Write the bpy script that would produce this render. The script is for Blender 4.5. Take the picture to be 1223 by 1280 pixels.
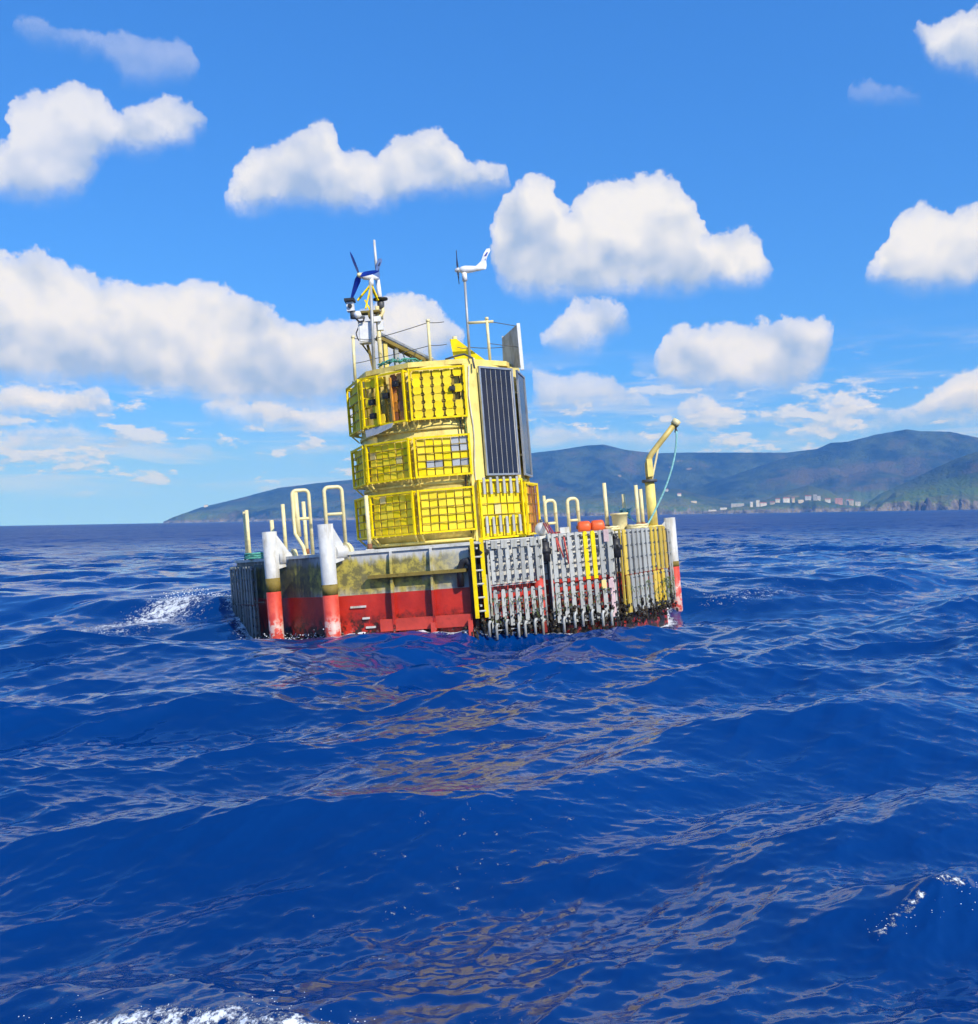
import bpy, bmesh, math, random
import numpy as np
from mathutils import Vector, Matrix

R = math.radians
for o in list(bpy.data.objects):
    bpy.data.objects.remove(o)
scene = bpy.context.scene
COL = scene.collection
rng = np.random.default_rng(11)
random.seed(5)

# ------------------------------------------------------------------ camera
cam_d = bpy.data.cameras.new('camera')
cam_d.sensor_fit = 'HORIZONTAL'
cam_d.sensor_width = 36.0
cam_d.lens = 36.0 * 1250.0 / 1223.0
cam_d.clip_start = 0.1
cam_d.clip_end = 60000.0
cam = bpy.data.objects.new('camera', cam_d)
COL.objects.link(cam)
CAM_Z = 1.75
cam.matrix_world = Matrix.Translation((0, 0, CAM_Z)) @ Matrix.Rotation(math.pi / 2 + R(0.3), 4, 'X') @ Matrix.Rotation(-R(0.98), 4, 'Z')
scene.camera = cam

# ------------------------------------------------------------------ light
SUN_AZ, SUN_EL = R(145.0), R(38.0)      # azimuth clockwise from +Y (view direction)
SUN_DIR = Vector((math.sin(SUN_AZ) * math.cos(SUN_EL), math.cos(SUN_AZ) * math.cos(SUN_EL), math.sin(SUN_EL)))
sun_d = bpy.data.lights.new('sun', 'SUN')
sun_d.energy = 3.4
sun_d.angle = R(0.53)
sun_d.color = (1.0, 0.95, 0.86)
sun = bpy.data.objects.new('sun', sun_d)
COL.objects.link(sun)
sun.rotation_euler = SUN_DIR.to_track_quat('Z', 'Y').to_euler()

vs = scene.view_settings
scene.display_settings.display_device = 'sRGB'
vs.view_transform = 'Standard'
vs.look = 'None'
vs.exposure = 0.55
vs.gamma = 1.0
vs.use_curve_mapping = False
scene.render.engine = 'CYCLES'
cy = scene.cycles
cy.use_denoising = True
cy.use_adaptive_sampling = True
cy.adaptive_threshold = 0.025
cy.max_bounces = 6
cy.diffuse_bounces = 3
cy.glossy_bounces = 3
cy.transparent_max_bounces = 8
cy.volume_bounces = 0
cy.sample_clamp_indirect = 6.0
cy.caustics_reflective = False
cy.caustics_refractive = False


class NB:
    """small helper to write node trees"""
    def __init__(self, nt):
        self.nt = nt
        self.N = nt.nodes
        self.L = nt.links

    def node(self, typ, **kw):
        n = self.N.new(typ)
        for k, v in kw.items():
            setattr(n, k, v)
        return n

    def put(self, sock, v):
        if v is None:
            return
        if isinstance(v, bpy.types.NodeSocket):
            self.L.new(v, sock)
        elif isinstance(v, (tuple, list)) and sock.type == 'RGBA' and len(v) == 3:
            sock.default_value = (*v, 1)
        else:
            sock.default_value = v

    def m(self, op, a, b=None, c=None, clamp=False):
        n = self.node('ShaderNodeMath', operation=op, use_clamp=clamp)
        for i, v in enumerate((a, b, c)):
            self.put(n.inputs[i], v)
        return n.outputs[0]

    def vm(self, op, a, b=None, scale=None):
        n = self.node('ShaderNodeVectorMath', operation=op)
        self.put(n.inputs[0], a)
        self.put(n.inputs[1], b)
        if scale is not None:
            self.put(n.inputs['Scale'], scale)
        return n.outputs['Value'] if op in ('LENGTH', 'DOT_PRODUCT', 'DISTANCE') else n.outputs[0]

    def sm(self, x, lo, hi, a=0.0, b=1.0, t='SMOOTHSTEP'):
        n = self.node('ShaderNodeMapRange', interpolation_type=t, clamp=True)
        for i, v in enumerate((x, lo, hi, a, b)):
            self.put(n.inputs[i], v)
        return n.outputs[0]

    def mix(self, f, a, b, blend='MIX'):
        n = self.node('ShaderNodeMix', data_type='RGBA', blend_type=blend)
        self.put(n.inputs[0], f)
        self.put(n.inputs[6], a)
        self.put(n.inputs[7], b)
        return n.outputs[2]

    def noise(self, vec, scale, detail=3.0, rough=0.55, dist=0.0, col=False, dims='3D'):
        n = self.node('ShaderNodeTexNoise', noise_dimensions=dims)
        self.put(n.inputs['Vector'], vec)
        self.put(n.inputs['Scale'], scale)
        self.put(n.inputs['Detail'], detail)
        self.put(n.inputs['Roughness'], rough)
        self.put(n.inputs['Distortion'], dist)
        return n.outputs[1 if col else 0]

    def sep(self, v):
        n = self.node('ShaderNodeSeparateXYZ')
        self.put(n.inputs[0], v)
        return n.outputs

    def comb(self, x, y, z):
        n = self.node('ShaderNodeCombineXYZ')
        for i, v in enumerate((x, y, z)):
            self.put(n.inputs[i], v)
        return n.outputs[0]

    def curve(self, x, pts):
        n = self.node('ShaderNodeFloatCurve')
        c = n.mapping.curves[0]
        n.mapping.extend = 'HORIZONTAL'
        while len(c.points) > 2:
            c.points.remove(c.points[1])
        c.points[0].location = (0, pts[0][1])
        c.points[1].location = (1, pts[-1][1])
        for p in pts:
            if 0.0 < p[0] < 1.0:
                q = c.points.new(p[0], p[1])
        for q in c.points:
            q.handle_type = 'VECTOR'
        n.mapping.update()
        self.put(n.inputs['Value'], x)
        return n.outputs[0]


# ------------------------------------------------------------------ world: Nishita sky + cumulus
world = bpy.data.worlds.new('World')
scene.world = world
world.use_nodes = True
world.cycles.sampling_method = 'MANUAL'
world.cycles.sample_map_resolution = 512
nb = NB(world.node_tree)
nb.N.clear()
out = nb.node('ShaderNodeOutputWorld')
bg = nb.node('ShaderNodeBackground')
SKY_STRENGTH = 0.15
bg.inputs[1].default_value = SKY_STRENGTH
nb.L.new(bg.outputs[0], out.inputs[0])
sky = nb.node('ShaderNodeTexSky', sky_type='NISHITA')
sky.sun_disc = False
sky.sun_elevation = SUN_EL
sky.sun_rotation = SUN_AZ
sky.altitude = 0
sky.air_density = 1.0
sky.dust_density = 0.2
sky.ozone_density = 3.0
stc = nb.node('ShaderNodeTexCoord')
nb.put(sky.inputs[0], nb.vm('NORMALIZE', nb.vm('ADD', stc.outputs['Generated'], (0.0, 0.0, 0.26))))   # keeps the dusty yellow band below the horizon
hsv = nb.node('ShaderNodeHueSaturation')
hsv.inputs['Saturation'].default_value = 1.26
hsv.inputs['Value'].default_value = 1.12
nb.L.new(sky.outputs[0], hsv.inputs['Color'])
skycol = nb.mix(1.0, hsv.outputs[0], (0.76, 0.95, 1.20), 'MULTIPLY')     # cool daylight balance

tc = nb.node('ShaderNodeTexCoord')
dirv = tc.outputs['Generated']
sx, sy, sz = nb.sep(dirv)
azim = nb.m('ARCTAN2', sx, sy)
U = nb.m('MULTIPLY_ADD', azim, 1.0 / R(60.0), 0.5)
horiz = nb.m('SQRT', nb.m('ADD', nb.m('MULTIPLY', sx, sx), nb.m('MULTIPLY', sy, sy)))
V = nb.m('DIVIDE', sz, nb.m('MAXIMUM', horiz, 0.02))
VM = 0.62
# warps that make the cloud edges ragged at several scales
wa = nb.noise(dirv, 13.0, 3.0, 0.55, col=True)
wb = nb.noise(dirv, 46.0, 4.0, 0.62, col=True)
war, wag, wab = nb.sep(wa)
wbr, wbg, wbb = nb.sep(wb)


def c5(x):
    return nb.m('SUBTRACT', x, 0.5)


Uw = nb.m('MULTIPLY_ADD', c5(war), 0.026, nb.m('MULTIPLY_ADD', c5(wbr), 0.018, U))
Uw = nb.m('PINGPONG', Uw, 1.0)
Vw = nb.m('MULTIPLY_ADD', c5(wag), 0.018, nb.m('MULTIPLY_ADD', c5(wbg), 0.018, V))


def puffs(vec, scale, detail=2.0):
    n = nb.node('ShaderNodeTexVoronoi', feature='SMOOTH_F1')
    nb.put(n.inputs['Vector'], vec)
    n.inputs['Scale'].default_value = scale
    n.inputs['Detail'].default_value = detail
    n.inputs['Roughness'].default_value = 0.55
    n.inputs['Smoothness'].default_value = 0.45
    n.normalize = True
    return nb.m('SUBTRACT', 0.5, n.outputs['Distance'])


pvec = nb.vm('ADD', dirv, nb.vm('SCALE', nb.vm('SUBTRACT', wb, (0.5, 0.5, 0.5)), scale=0.022))
pf = nb.m('ADD', nb.m('MULTIPLY', puffs(pvec, 22.0, 1.0), 0.55), nb.m('MULTIPLY', puffs(pvec, 64.0, 2.0), 0.45))
pfl = puffs(pvec, 22.0, 1.0)
pfs = puffs(nb.vm('ADD', pvec, (0.009, 0.0, 0.012)), 22.0, 1.0)
fine = nb.noise(dirv, 85.0, 7.0, 0.68)
soft_lit = nb.noise(nb.vm('ADD', dirv, (0.018, 0.0, 0.022)), 12.0, 3.0, 0.5)
soft_lit0 = nb.noise(dirv, 12.0, 3.0, 0.5)
relief = nb.m('ADD', nb.m('MULTIPLY', nb.m('SUBTRACT', pfl, pfs), 1.9), nb.m('MULTIPLY', nb.m('SUBTRACT', soft_lit0, soft_lit), 2.0))


def ang(px, py):
    """picture angle -> azimuth fraction and tan(elevation) of the sky direction"""
    v = cam.matrix_world.to_3x3() @ Vector(((px - 611.5) / 1250.0, -(py - 640.0) / 1250.0, -1.0))
    return math.atan2(v.x, v.y) / R(60.0) + 0.5, v.z / math.hypot(v.x, v.y)


def cloud_layer(under, clouds, soft_top=0.0045, soft_base=0.024, puff_amp=0.040, tint=1.0):
    """each cloud: top profile, base profile (both traced left to right), opacity"""
    T, B, O = [], [], []
    for top, base, op in clouds:
        t = [ang(*p) for p in top]
        b = [ang(*p) for p in base]
        e = 0.004
        mid0, mid1 = (t[0][1] + b[0][1]) / 2, (t[-1][1] + b[-1][1]) / 2
        T += [(t[0][0] - 2 * e, mid0 - 0.06)] + t + [(t[-1][0] + 2 * e, mid1 - 0.06)]
        B += [(t[0][0] - 2 * e, mid0 + 0.06)] + b + [(t[-1][0] + 2 * e, mid1 + 0.06)]
        O += [(t[0][0] - 1.5 * e, 0.0), (t[0][0] + 1.5 * e, op), (t[-1][0] - 1.5 * e, op), (t[-1][0] + 1.5 * e, 0.0)]

    def clean(pts, lo=0.0):
        res = []
        for x, y in sorted(pts):
            x = min(max(x, 0.0), 1.0)
            y = min(max(y, lo), 1.0)
            if res and x - res[-1][0] < 0.0012:
                continue
            res.append((x, y))
        return res
    sc = lambda pts: clean([(x, (y + 0.1) / (VM + 0.1)) for x, y in pts])
    Ts, Bs, Os = nb.curve(Uw, sc(T)), nb.curve(Uw, sc(B)), nb.curve(Uw, clean(O))
    Ts = nb.m('MULTIPLY_ADD', Ts, VM + 0.1, -0.1)
    Bs = nb.m('MULTIPLY_ADD', Bs, VM + 0.1, -0.1)
    dt = nb.m('ADD', nb.m('SUBTRACT', Ts, Vw), nb.m('MULTIPLY', nb.m('SUBTRACT', pf, 0.12), puff_amp))
    dt = nb.m('MULTIPLY_ADD', c5(fine), 0.014, dt)
    db = nb.m('MULTIPLY_ADD', c5(fine), 0.016, nb.m('SUBTRACT', Vw, Bs))
    a = nb.m('MULTIPLY', nb.sm(dt, -0.002, soft_top), nb.sm(db, -0.006, soft_base))
    thick = nb.sm(nb.m('MINIMUM', dt, db), 0.0, 0.02, 0.72, 1.0)
    a = nb.m('MULTIPLY', nb.m('MULTIPLY', a, Os), thick)
    h = nb.m('DIVIDE', db, nb.m('MAXIMUM', nb.m('SUBTRACT', Ts, Bs), 0.012), clamp=True)
    lit = nb.m('ADD', nb.m('MULTIPLY', h, 1.15), relief)
    lit = nb.m('ADD', lit, nb.m('MULTIPLY', c5(soft_lit0), 0.7))
    lit = nb.sm(lit, -0.04, 0.98, t='LINEAR')
    lit = nb.m('POWER', lit, 1.05)
    k = tint / SKY_STRENGTH
    shade = (0.27 * k, 0.355 * k, 0.52 * k)
    white = (0.63 * k, 0.63 * k, 0.64 * k)
    return nb.mix(a, under, nb.mix(lit, shade, white))


# sparse cumulus overhead and around, the same weather outside the picture
ovh = nb.comb(nb.m('DIVIDE', sx, nb.m('MAXIMUM', nb.m('ADD', sz, 0.08), 0.02)), nb.m('DIVIDE', sy, nb.m('MAXIMUM', nb.m('ADD', sz, 0.08), 0.02)), 0.0)
on = nb.noise(ovh, 0.9, 6.0, 0.58)
oa = nb.m('MULTIPLY', nb.sm(on, 0.62, 0.72), nb.sm(V, 0.62, 0.85))
k = 1.0 / SKY_STRENGTH
ocol = nb.mix(nb.sm(on, 0.58, 0.75), (0.66 * k, 0.67 * k, 0.68 * k), (0.42 * k, 0.48 * k, 0.58 * k))
c = nb.mix(oa, skycol, ocol)
# thin layered cloud and haze low over the horizon
lowv = nb.comb(nb.m('MULTIPLY', azim, 5.0), nb.m('MULTIPLY', V, 42.0), 3.7)
ln = nb.noise(lowv, 1.0, 6.0, 0.62, dist=0.4)
la_ = nb.m('MULTIPLY', nb.sm(ln, 0.46, 0.66), nb.m('MULTIPLY', nb.sm(V, 0.012, 0.05), nb.sm(V, 0.19, 0.09)))
c = nb.mix(nb.m('MULTIPLY', la_, 0.55), c, (0.52 * k, 0.56 * k, 0.63 * k))
lowp = nb.comb(nb.m('MULTIPLY', azim, 15.0), nb.m('MULTIPLY', V, 40.0), 1.3)
lowq = nb.comb(nb.m('MULTIPLY_ADD', azim, 15.0, 0.12), nb.m('MULTIPLY_ADD', V, 40.0, 0.22), 1.3)
lp = nb.noise(lowp, 1.0, 7.0, 0.6)
lpm = nb.m('MULTIPLY', nb.sm(lp, 0.53, 0.60), nb.m('MULTIPLY', nb.sm(V, 0.02, 0.045), nb.sm(V, 0.17, 0.10)))
lps = nb.sm(nb.m('SUBTRACT', lp, nb.noise(lowq, 1.0, 7.0, 0.6)), -0.06, 0.07)
c = nb.mix(nb.m('MULTIPLY', lpm, 0.75), c, nb.mix(lps, (0.33 * k, 0.42 * k, 0.58 * k), (0.60 * k, 0.61 * k, 0.63 * k)))
c = nb.mix(nb.sm(V, 0.15, 0.0, 0.0, 0.38), c, (0.35 * k, 0.44 * k, 0.58 * k))
# far, low clouds first, nearer ones over them
c = cloud_layer(c, [
    ([(0, 535), (30, 528), (80, 528), (150, 543)], [(0, 575), (40, 560), (100, 556), (150, 556)], 0.8),
    ([(215, 566), (245, 556), (268, 568)], [(215, 577), (245, 575), (268, 576)], 0.7),
    ([(308, 570), (326, 562), (338, 570)], [(308, 576), (326, 577), (338, 576)], 0.45),
    ([(350, 578), (375, 570), (420, 580)], [(350, 584), (375, 586), (420, 586)], 0.3),
    ([(665, 530), (700, 525), (760, 535), (840, 540), (880, 540), (925, 545)], [(665, 562), (700, 560), (760, 562), (840, 565), (880, 562), (925, 562)], 0.6),
    ([(960, 545), (1010, 535), (1060, 525), (1110, 522), (1170, 518), (1235, 512)], [(960, 560), (1010, 556), (1060, 546), (1110, 540), (1170, 540), (1235, 540)], 0.75),
], soft_top=0.010, puff_amp=0.014, tint=0.97)
c = cloud_layer(c, [
    ([(-20, 488), (40, 482), (80, 487), (130, 492), (188, 504)], [(-20, 530), (40, 524), (80, 526), (130, 528), (188, 526)], 0.95),
    ([(192, 500), (260, 498), (330, 506), (400, 514), (450, 512)], [(192, 524), (260, 528), (330, 542), (400, 548), (450, 545)], 0.9),
    ([(668, 462), (700, 466), (735, 466), (765, 470), (800, 492), (818, 500)], [(668, 525), (700, 520), (735, 518), (765, 516), (800, 516), (818, 512)], 0.75),
    ([(852, 508), (872, 495), (900, 498), (930, 516)], [(852, 530), (872, 532), (900, 530), (930, 530)], 0.95),
    ([(1035, 502), (1055, 493), (1085, 498), (1105, 510), (1140, 512), (1172, 480), (1200, 464), (1240, 462)], [(1035, 522), (1055, 526), (1085, 530), (1105, 532), (1140, 532), (1172, 530), (1200, 530), (1240, 530)], 0.95),
], puff_amp=0.018)
c = cloud_layer(c, [
    ([(-30, 326), (20, 320), (45, 314), (75, 330), (110, 346), (150, 356), (190, 364), (230, 356), (270, 352), (300, 364), (330, 380), (350, 398), (380, 410), (420, 402), (440, 398), (465, 385), (490, 376), (515, 372), (540, 386), (560, 402), (580, 422)],
     [(-30, 480), (20, 484), (45, 486), (75, 486), (110, 488), (150, 490), (190, 494), (230, 502), (270, 512), (300, 514), (330, 514), (350, 514), (380, 512), (420, 508), (440, 506), (465, 500), (490, 480), (515, 470), (540, 455), (560, 448), (580, 442)], 0.97),
    ([(678, 424), (700, 404), (722, 372), (752, 372), (786, 382)], [(678, 440), (700, 444), (722, 448), (752, 440), (786, 415)], 0.85),
    ([(822, 442), (832, 424), (850, 414), (900, 404), (940, 406), (1000, 402), (1034, 404), (1044, 418)], [(822, 480), (832, 486), (850, 492), (900, 498), (940, 498), (1000, 494), (1034, 470), (1044, 440)], 0.92),
    ([(1055, 112), (1090, 106), (1150, 118)], [(1055, 128), (1090, 130), (1150, 128)], 0.28),
])
c = cloud_layer(c, [
    ([(15, 28), (40, 24), (70, 40), (130, 48), (150, 38), (190, 52), (230, 56), (252, 84)], [(15, 40), (40, 60), (70, 62), (130, 76), (150, 104), (190, 110), (230, 108), (252, 98)], 0.34),
    ([(612, 292), (618, 268), (632, 240), (660, 226), (688, 224), (696, 246), (712, 262), (732, 244), (760, 232), (800, 222), (828, 220), (850, 236), (872, 262), (882, 294), (902, 288), (930, 284), (950, 298), (966, 330)],
     [(612, 318), (618, 350), (632, 362), (660, 372), (688, 374), (696, 374), (712, 374), (732, 376), (760, 376), (800, 374), (828, 374), (850, 372), (872, 368), (882, 364), (902, 362), (930, 362), (950, 356), (966, 345)], 0.99),
    ([(1086, 345), (1108, 322), (1114, 282), (1126, 264), (1160, 254), (1190, 268), (1240, 260)], [(1086, 354), (1108, 358), (1114, 362), (1126, 366), (1160, 368), (1190, 368), (1240, 364)], 0.98),
])
c = cloud_layer(c, [
    ([(-20, 190), (5, 180), (14, 148), (24, 122), (50, 118), (70, 106), (98, 104), (128, 118), (142, 142), (165, 132), (200, 126), (240, 132), (258, 150)],
     [(-20, 250), (5, 254), (14, 256), (24, 256), (50, 256), (70, 256), (98, 250), (128, 212), (142, 196), (165, 202), (200, 196), (240, 182), (258, 164)], 0.86),
    ([(278, 250), (292, 226), (316, 194), (350, 178), (378, 162), (402, 150), (416, 160), (428, 188), (450, 194), (470, 196), (496, 176), (520, 166), (546, 162), (566, 178), (584, 204), (610, 210), (632, 218)],
     [(278, 264), (292, 268), (316, 268), (350, 264), (378, 266), (402, 268), (416, 268), (428, 268), (450, 267), (470, 267), (496, 264), (520, 252), (546, 248), (566, 246), (584, 246), (610, 246), (632, 240)], 0.93),
    ([(1145, 30), (1166, 40), (1192, 20), (1240, 14)], [(1145, 42), (1166, 84), (1192, 96), (1240, 104)], 0.9),
])
nb.put(bg.inputs[0], c)


# ------------------------------------------------------------------ materials
def new_mat(name):
    mt = bpy.data.materials.new(name)
    mt.use_nodes = True
    b = NB(mt.node_tree)
    return mt, b, b.N['Principled BSDF']


MATS = {}


def paint(name, col, rough=0.45, metal=0.0, var=0.12, scale=6.0, dirt=None, dirt_amt=0.35, dirt_scale=5.0, rnd=0.0, bump=0.15, drip=False, spec=0.5):
    """painted / weathered surface: tone variation, stains, faint relief"""
    mt, b, p = new_mat(name)
    tcn = b.node('ShaderNodeTexCoord')
    v = tcn.outputs['Object']
    n1 = b.noise(v, scale, 4.0, 0.6)
    colr = b.mix(b.sm(n1, 0.3, 0.7), tuple(x * (1 - var) for x in col), tuple(min(1, x * (1 + var)) for x in col))
    if rnd:
        oi = b.node('ShaderNodeObjectInfo')
        h = b.node('ShaderNodeHueSaturation')
        b.put(h.inputs['Color'], colr)
        b.put(h.inputs['Value'], b.sm(oi.outputs['Random'], 0, 1, 1 - rnd, 1 + rnd * 0.5, 'LINEAR'))
        b.put(h.inputs['Saturation'], b.sm(b.m('FRACT', b.m('MULTIPLY', oi.outputs['Random'], 7.31)), 0, 1, 1 - rnd * 0.3, 1.0, 'LINEAR'))
        b.put(h.inputs['Hue'], b.sm(b.m('FRACT', b.m('MULTIPLY', oi.outputs['Random'], 13.7)), 0, 1, 0.5 - 0.02 * rnd, 0.5 + 0.02 * rnd, 'LINEAR'))
        colr = h.outputs[0]
    if dirt:
        vv = b.vm('MULTIPLY', v, (1.0, 1.0, 0.22)) if drip else v
        n2 = b.noise(vv, dirt_scale, 5.0, 0.65)
        colr = b.mix(b.m('MULTIPLY', b.sm(n2, 0.52, 0.68), dirt_amt), colr, dirt)
    b.put(p.inputs['Base Color'], colr)
    p.inputs['Roughness'].default_value = rough
    p.inputs['Metallic'].default_value = metal
    p.inputs['Specular IOR Level'].default_value = spec
    if bump:
        bp = b.node('ShaderNodeBump')
        bp.inputs['Strength'].default_value = bump
        bp.inputs['Distance'].default_value = 0.01
        b.put(bp.inputs['Height'], b.noise(v, 40.0, 3.0, 0.6))
        b.L.new(bp.outputs[0], p.inputs['Normal'])
    MATS[name] = mt
    return mt


RUST = (0.22, 0.08, 0.02)
MOSS = (0.10, 0.085, 0.012)
paint('pale_yellow', (0.82, 0.66, 0.19), 0.5, spec=0.3, dirt=(0.45, 0.27, 0.06), dirt_amt=0.45, dirt_scale=4.0, drip=True)
paint('bright_yellow', (0.86, 0.64, 0.002), 0.5, spec=0.25, dirt=(0.4, 0.2, 0.01), dirt_amt=0.35, dirt_scale=8.0, rnd=0.0)
paint('tile_yellow', (0.88, 0.665, 0.002), 0.55, dirt=(0.45, 0.28, 0.01), dirt_amt=0.3, dirt_scale=14.0, rnd=0.16, spec=0.2)
paint('tile_cream', (0.76, 0.60, 0.2), 0.4, dirt=(0.4, 0.3, 0.1), dirt_amt=0.3, dirt_scale=14.0, rnd=0.2)
paint('tile_grey', (0.42, 0.44, 0.46), 0.4, dirt=(0.2, 0.2, 0.18), dirt_scale=14.0, rnd=0.2)
paint('tile_orange', (0.72, 0.30, 0.01), 0.4, dirt=RUST, dirt_amt=0.7, dirt_scale=10.0, rnd=0.2)
paint('rusty', (0.30, 0.11, 0.03), 0.7, dirt=(0.1, 0.04, 0.02), dirt_amt=0.6, dirt_scale=12.0, rnd=0.3)
paint('dark_bar', (0.26, 0.18, 0.012), 0.5, dirt=RUST, dirt_amt=0.5)
paint('cream', (0.78, 0.67, 0.34), 0.4, dirt=RUST, dirt_amt=0.35, dirt_scale=7.0)
paint('white', (0.80, 0.80, 0.78), 0.4, dirt=(0.5, 0.45, 0.35), dirt_amt=0.3)
paint('off_white', (0.60, 0.60, 0.57), 0.5, dirt=(0.33, 0.28, 0.17), dirt_amt=0.6, dirt_scale=5.0, drip=True)
paint('pvc', (0.42, 0.425, 0.39), 0.4, dirt=(0.20, 0.18, 0.09), dirt_amt=0.65, dirt_scale=9.0, rnd=0.22, drip=True)
paint('pvc_shaded', (0.16, 0.18, 0.17), 0.5, dirt=(0.03, 0.04, 0.03), dirt_amt=0.8, dirt_scale=9.0, rnd=0.5, drip=True)  # the pvc again, with the left face's shade painted into its colour
paint('steel', (0.45, 0.46, 0.47), 0.38, metal=0.7, dirt=RUST, dirt_amt=0.25)
paint('galv', (0.42, 0.43, 0.42), 0.5, metal=0.3, dirt=(0.22, 0.2, 0.16), dirt_amt=0.4)
paint('black', (0.02, 0.02, 0.022), 0.5, bump=0.05)
paint('dark_grey', (0.07, 0.075, 0.08), 0.5)
paint('solar_cell', (0.012, 0.016, 0.035), 0.12, var=0.25, scale=2.0, bump=0.0)
paint('busbar', (0.35, 0.37, 0.42), 0.3, metal=0.6, bump=0.0)
paint('blade_blue', (0.012, 0.04, 0.34), 0.35, bump=0.0)
paint('blade_dark', (0.02, 0.03, 0.07), 0.4, bump=0.0)
paint('red_paint', (0.55, 0.055, 0.035), 0.55, dirt=(0.25, 0.03, 0.02), dirt_amt=0.5)
paint('orange', (0.75, 0.11, 0.02), 0.45, dirt=(0.45, 0.09, 0.03))
paint('teal_rope', (0.22, 0.50, 0.50), 0.8, scale=40.0, var=0.3)
paint('teal_net', (0.07, 0.30, 0.24), 0.8, scale=40.0, var=0.3)
paint('red_rope', (0.55, 0.09, 0.07), 0.8, scale=40.0, var=0.3)
paint('green_cable', (0.12, 0.18, 0.05), 0.6)
paint('moss_post', (0.22, 0.16, 0.03), 0.8, dirt=(0.12, 0.09, 0.01), dirt_amt=0.9, dirt_scale=10.0)
paint('deck_grey', (0.64, 0.63, 0.57), 0.7, dirt=(0.25, 0.22, 0.12), dirt_amt=0.5)
paint('weed', (0.10, 0.16, 0.015), 0.7, rnd=0.3)


def mussel_material():
    mt, b, p = new_mat('mussels')
    v = b.node('ShaderNodeTexCoord').outputs['Object']
    n = b.noise(v, 9.0, 4.0, 0.6)
    n2 = b.noise(v, 22.0, 3.0, 0.6)
    c0 = b.mix(b.sm(n, 0.4, 0.65), (0.010, 0.009, 0.008), (0.055, 0.04, 0.02))
    c0 = b.mix(b.sm(n2, 0.62, 0.74), c0, (0.35, 0.33, 0.28))
    b.put(p.inputs['Base Color'], c0)
    p.inputs['Roughness'].default_value = 0.45
    MATS['mussels'] = mt


mussel_material()


def hull_material(red=False):
    """weathered plating: grey with moss runs, or antifouling red with chips and growth (object space)"""
    name = 'hull_red' if red else 'hull_grey'
    mt, b, p = new_mat(name)
    v = b.node('ShaderNodeTexCoord').outputs['Object']
    x, y, z = b.sep(v)
    n = b.noise(v, 2.2, 5.0, 0.6)
    nf = b.noise(v, 9.0, 5.0, 0.65)
    drip = b.noise(b.vm('MULTIPLY', v, (9.0, 9.0, 1.1)), 1.0, 4.0, 0.6)
    if red:
        base = b.mix(b.sm(n, 0.35, 0.7), (0.40, 0.022, 0.014), (0.58, 0.038, 0.020))
        chips = b.m('MULTIPLY', b.sm(nf, 0.58, 0.66), b.sm(z, -0.95, -1.25))
        base = b.mix(b.m('MULTIPLY', chips, 0.8), base, (0.55, 0.33, 0.28))
        grow = b.m('MULTIPLY', b.sm(b.noise(v, 6.0, 5.0, 0.65), 0.42, 0.54), b.sm(b.m('MULTIPLY_ADD', c5m(b, nf), 0.6, z), -0.85, -1.15))
        base = b.mix(grow, base, (0.018, 0.014, 0.010))
        p.inputs['Roughness'].default_value = 0.32
    else:
        base = b.mix(b.sm(n, 0.35, 0.7), (0.50, 0.50, 0.48), (0.64, 0.64, 0.62))
        # moss stays where the plating keeps wet: the facet with the ribs and the boarding bay
        zz = b.m('MULTIPLY_ADD', c5m(b, drip), 0.42, z)
        band = b.m('MULTIPLY', b.sm(zz, -0.03, -0.17), b.sm(zz, -0.80, -0.50))
        side = b.sm(x, 0.7, -0.5)
        mossm = b.m('MULTIPLY', b.m('MULTIPLY', band, side), b.sm(n, 0.24, 0.44))
        mcol = b.mix(b.sm(nf, 0.38, 0.62), (0.13, 0.11, 0.006), (0.50, 0.40, 0.03))
        base = b.mix(b.m('MULTIPLY', mossm, 0.92), base, mcol)
        grime = b.m('MULTIPLY', b.sm(drip, 0.5, 0.7), 0.3)
        base = b.mix(grime, base, (0.20, 0.18, 0.12))
        wet_shade = b.m('MULTIPLY', b.sm(x, -1.9, -2.4), b.sm(drip, 0.3, 0.5))  # wet streaks that also paint in the shade of bay and left side
        base = b.mix(b.m('MULTIPLY', wet_shade, 0.8), base, (0.05, 0.06, 0.05))
        p.inputs['Roughness'].default_value = 0.6
    b.put(p.inputs['Base Color'], base)
    bp = b.node('ShaderNodeBump')
    bp.inputs['Strength'].default_value = 0.35
    bp.inputs['Distance'].default_value = 0.02
    b.put(bp.inputs['Height'], nf)
    b.L.new(bp.outputs[0], p.inputs['Normal'])
    MATS[name] = mt


def c5m(b, x):
    return b.m('SUBTRACT', x, 0.5)


hull_material(False)
hull_material(True)


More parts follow.
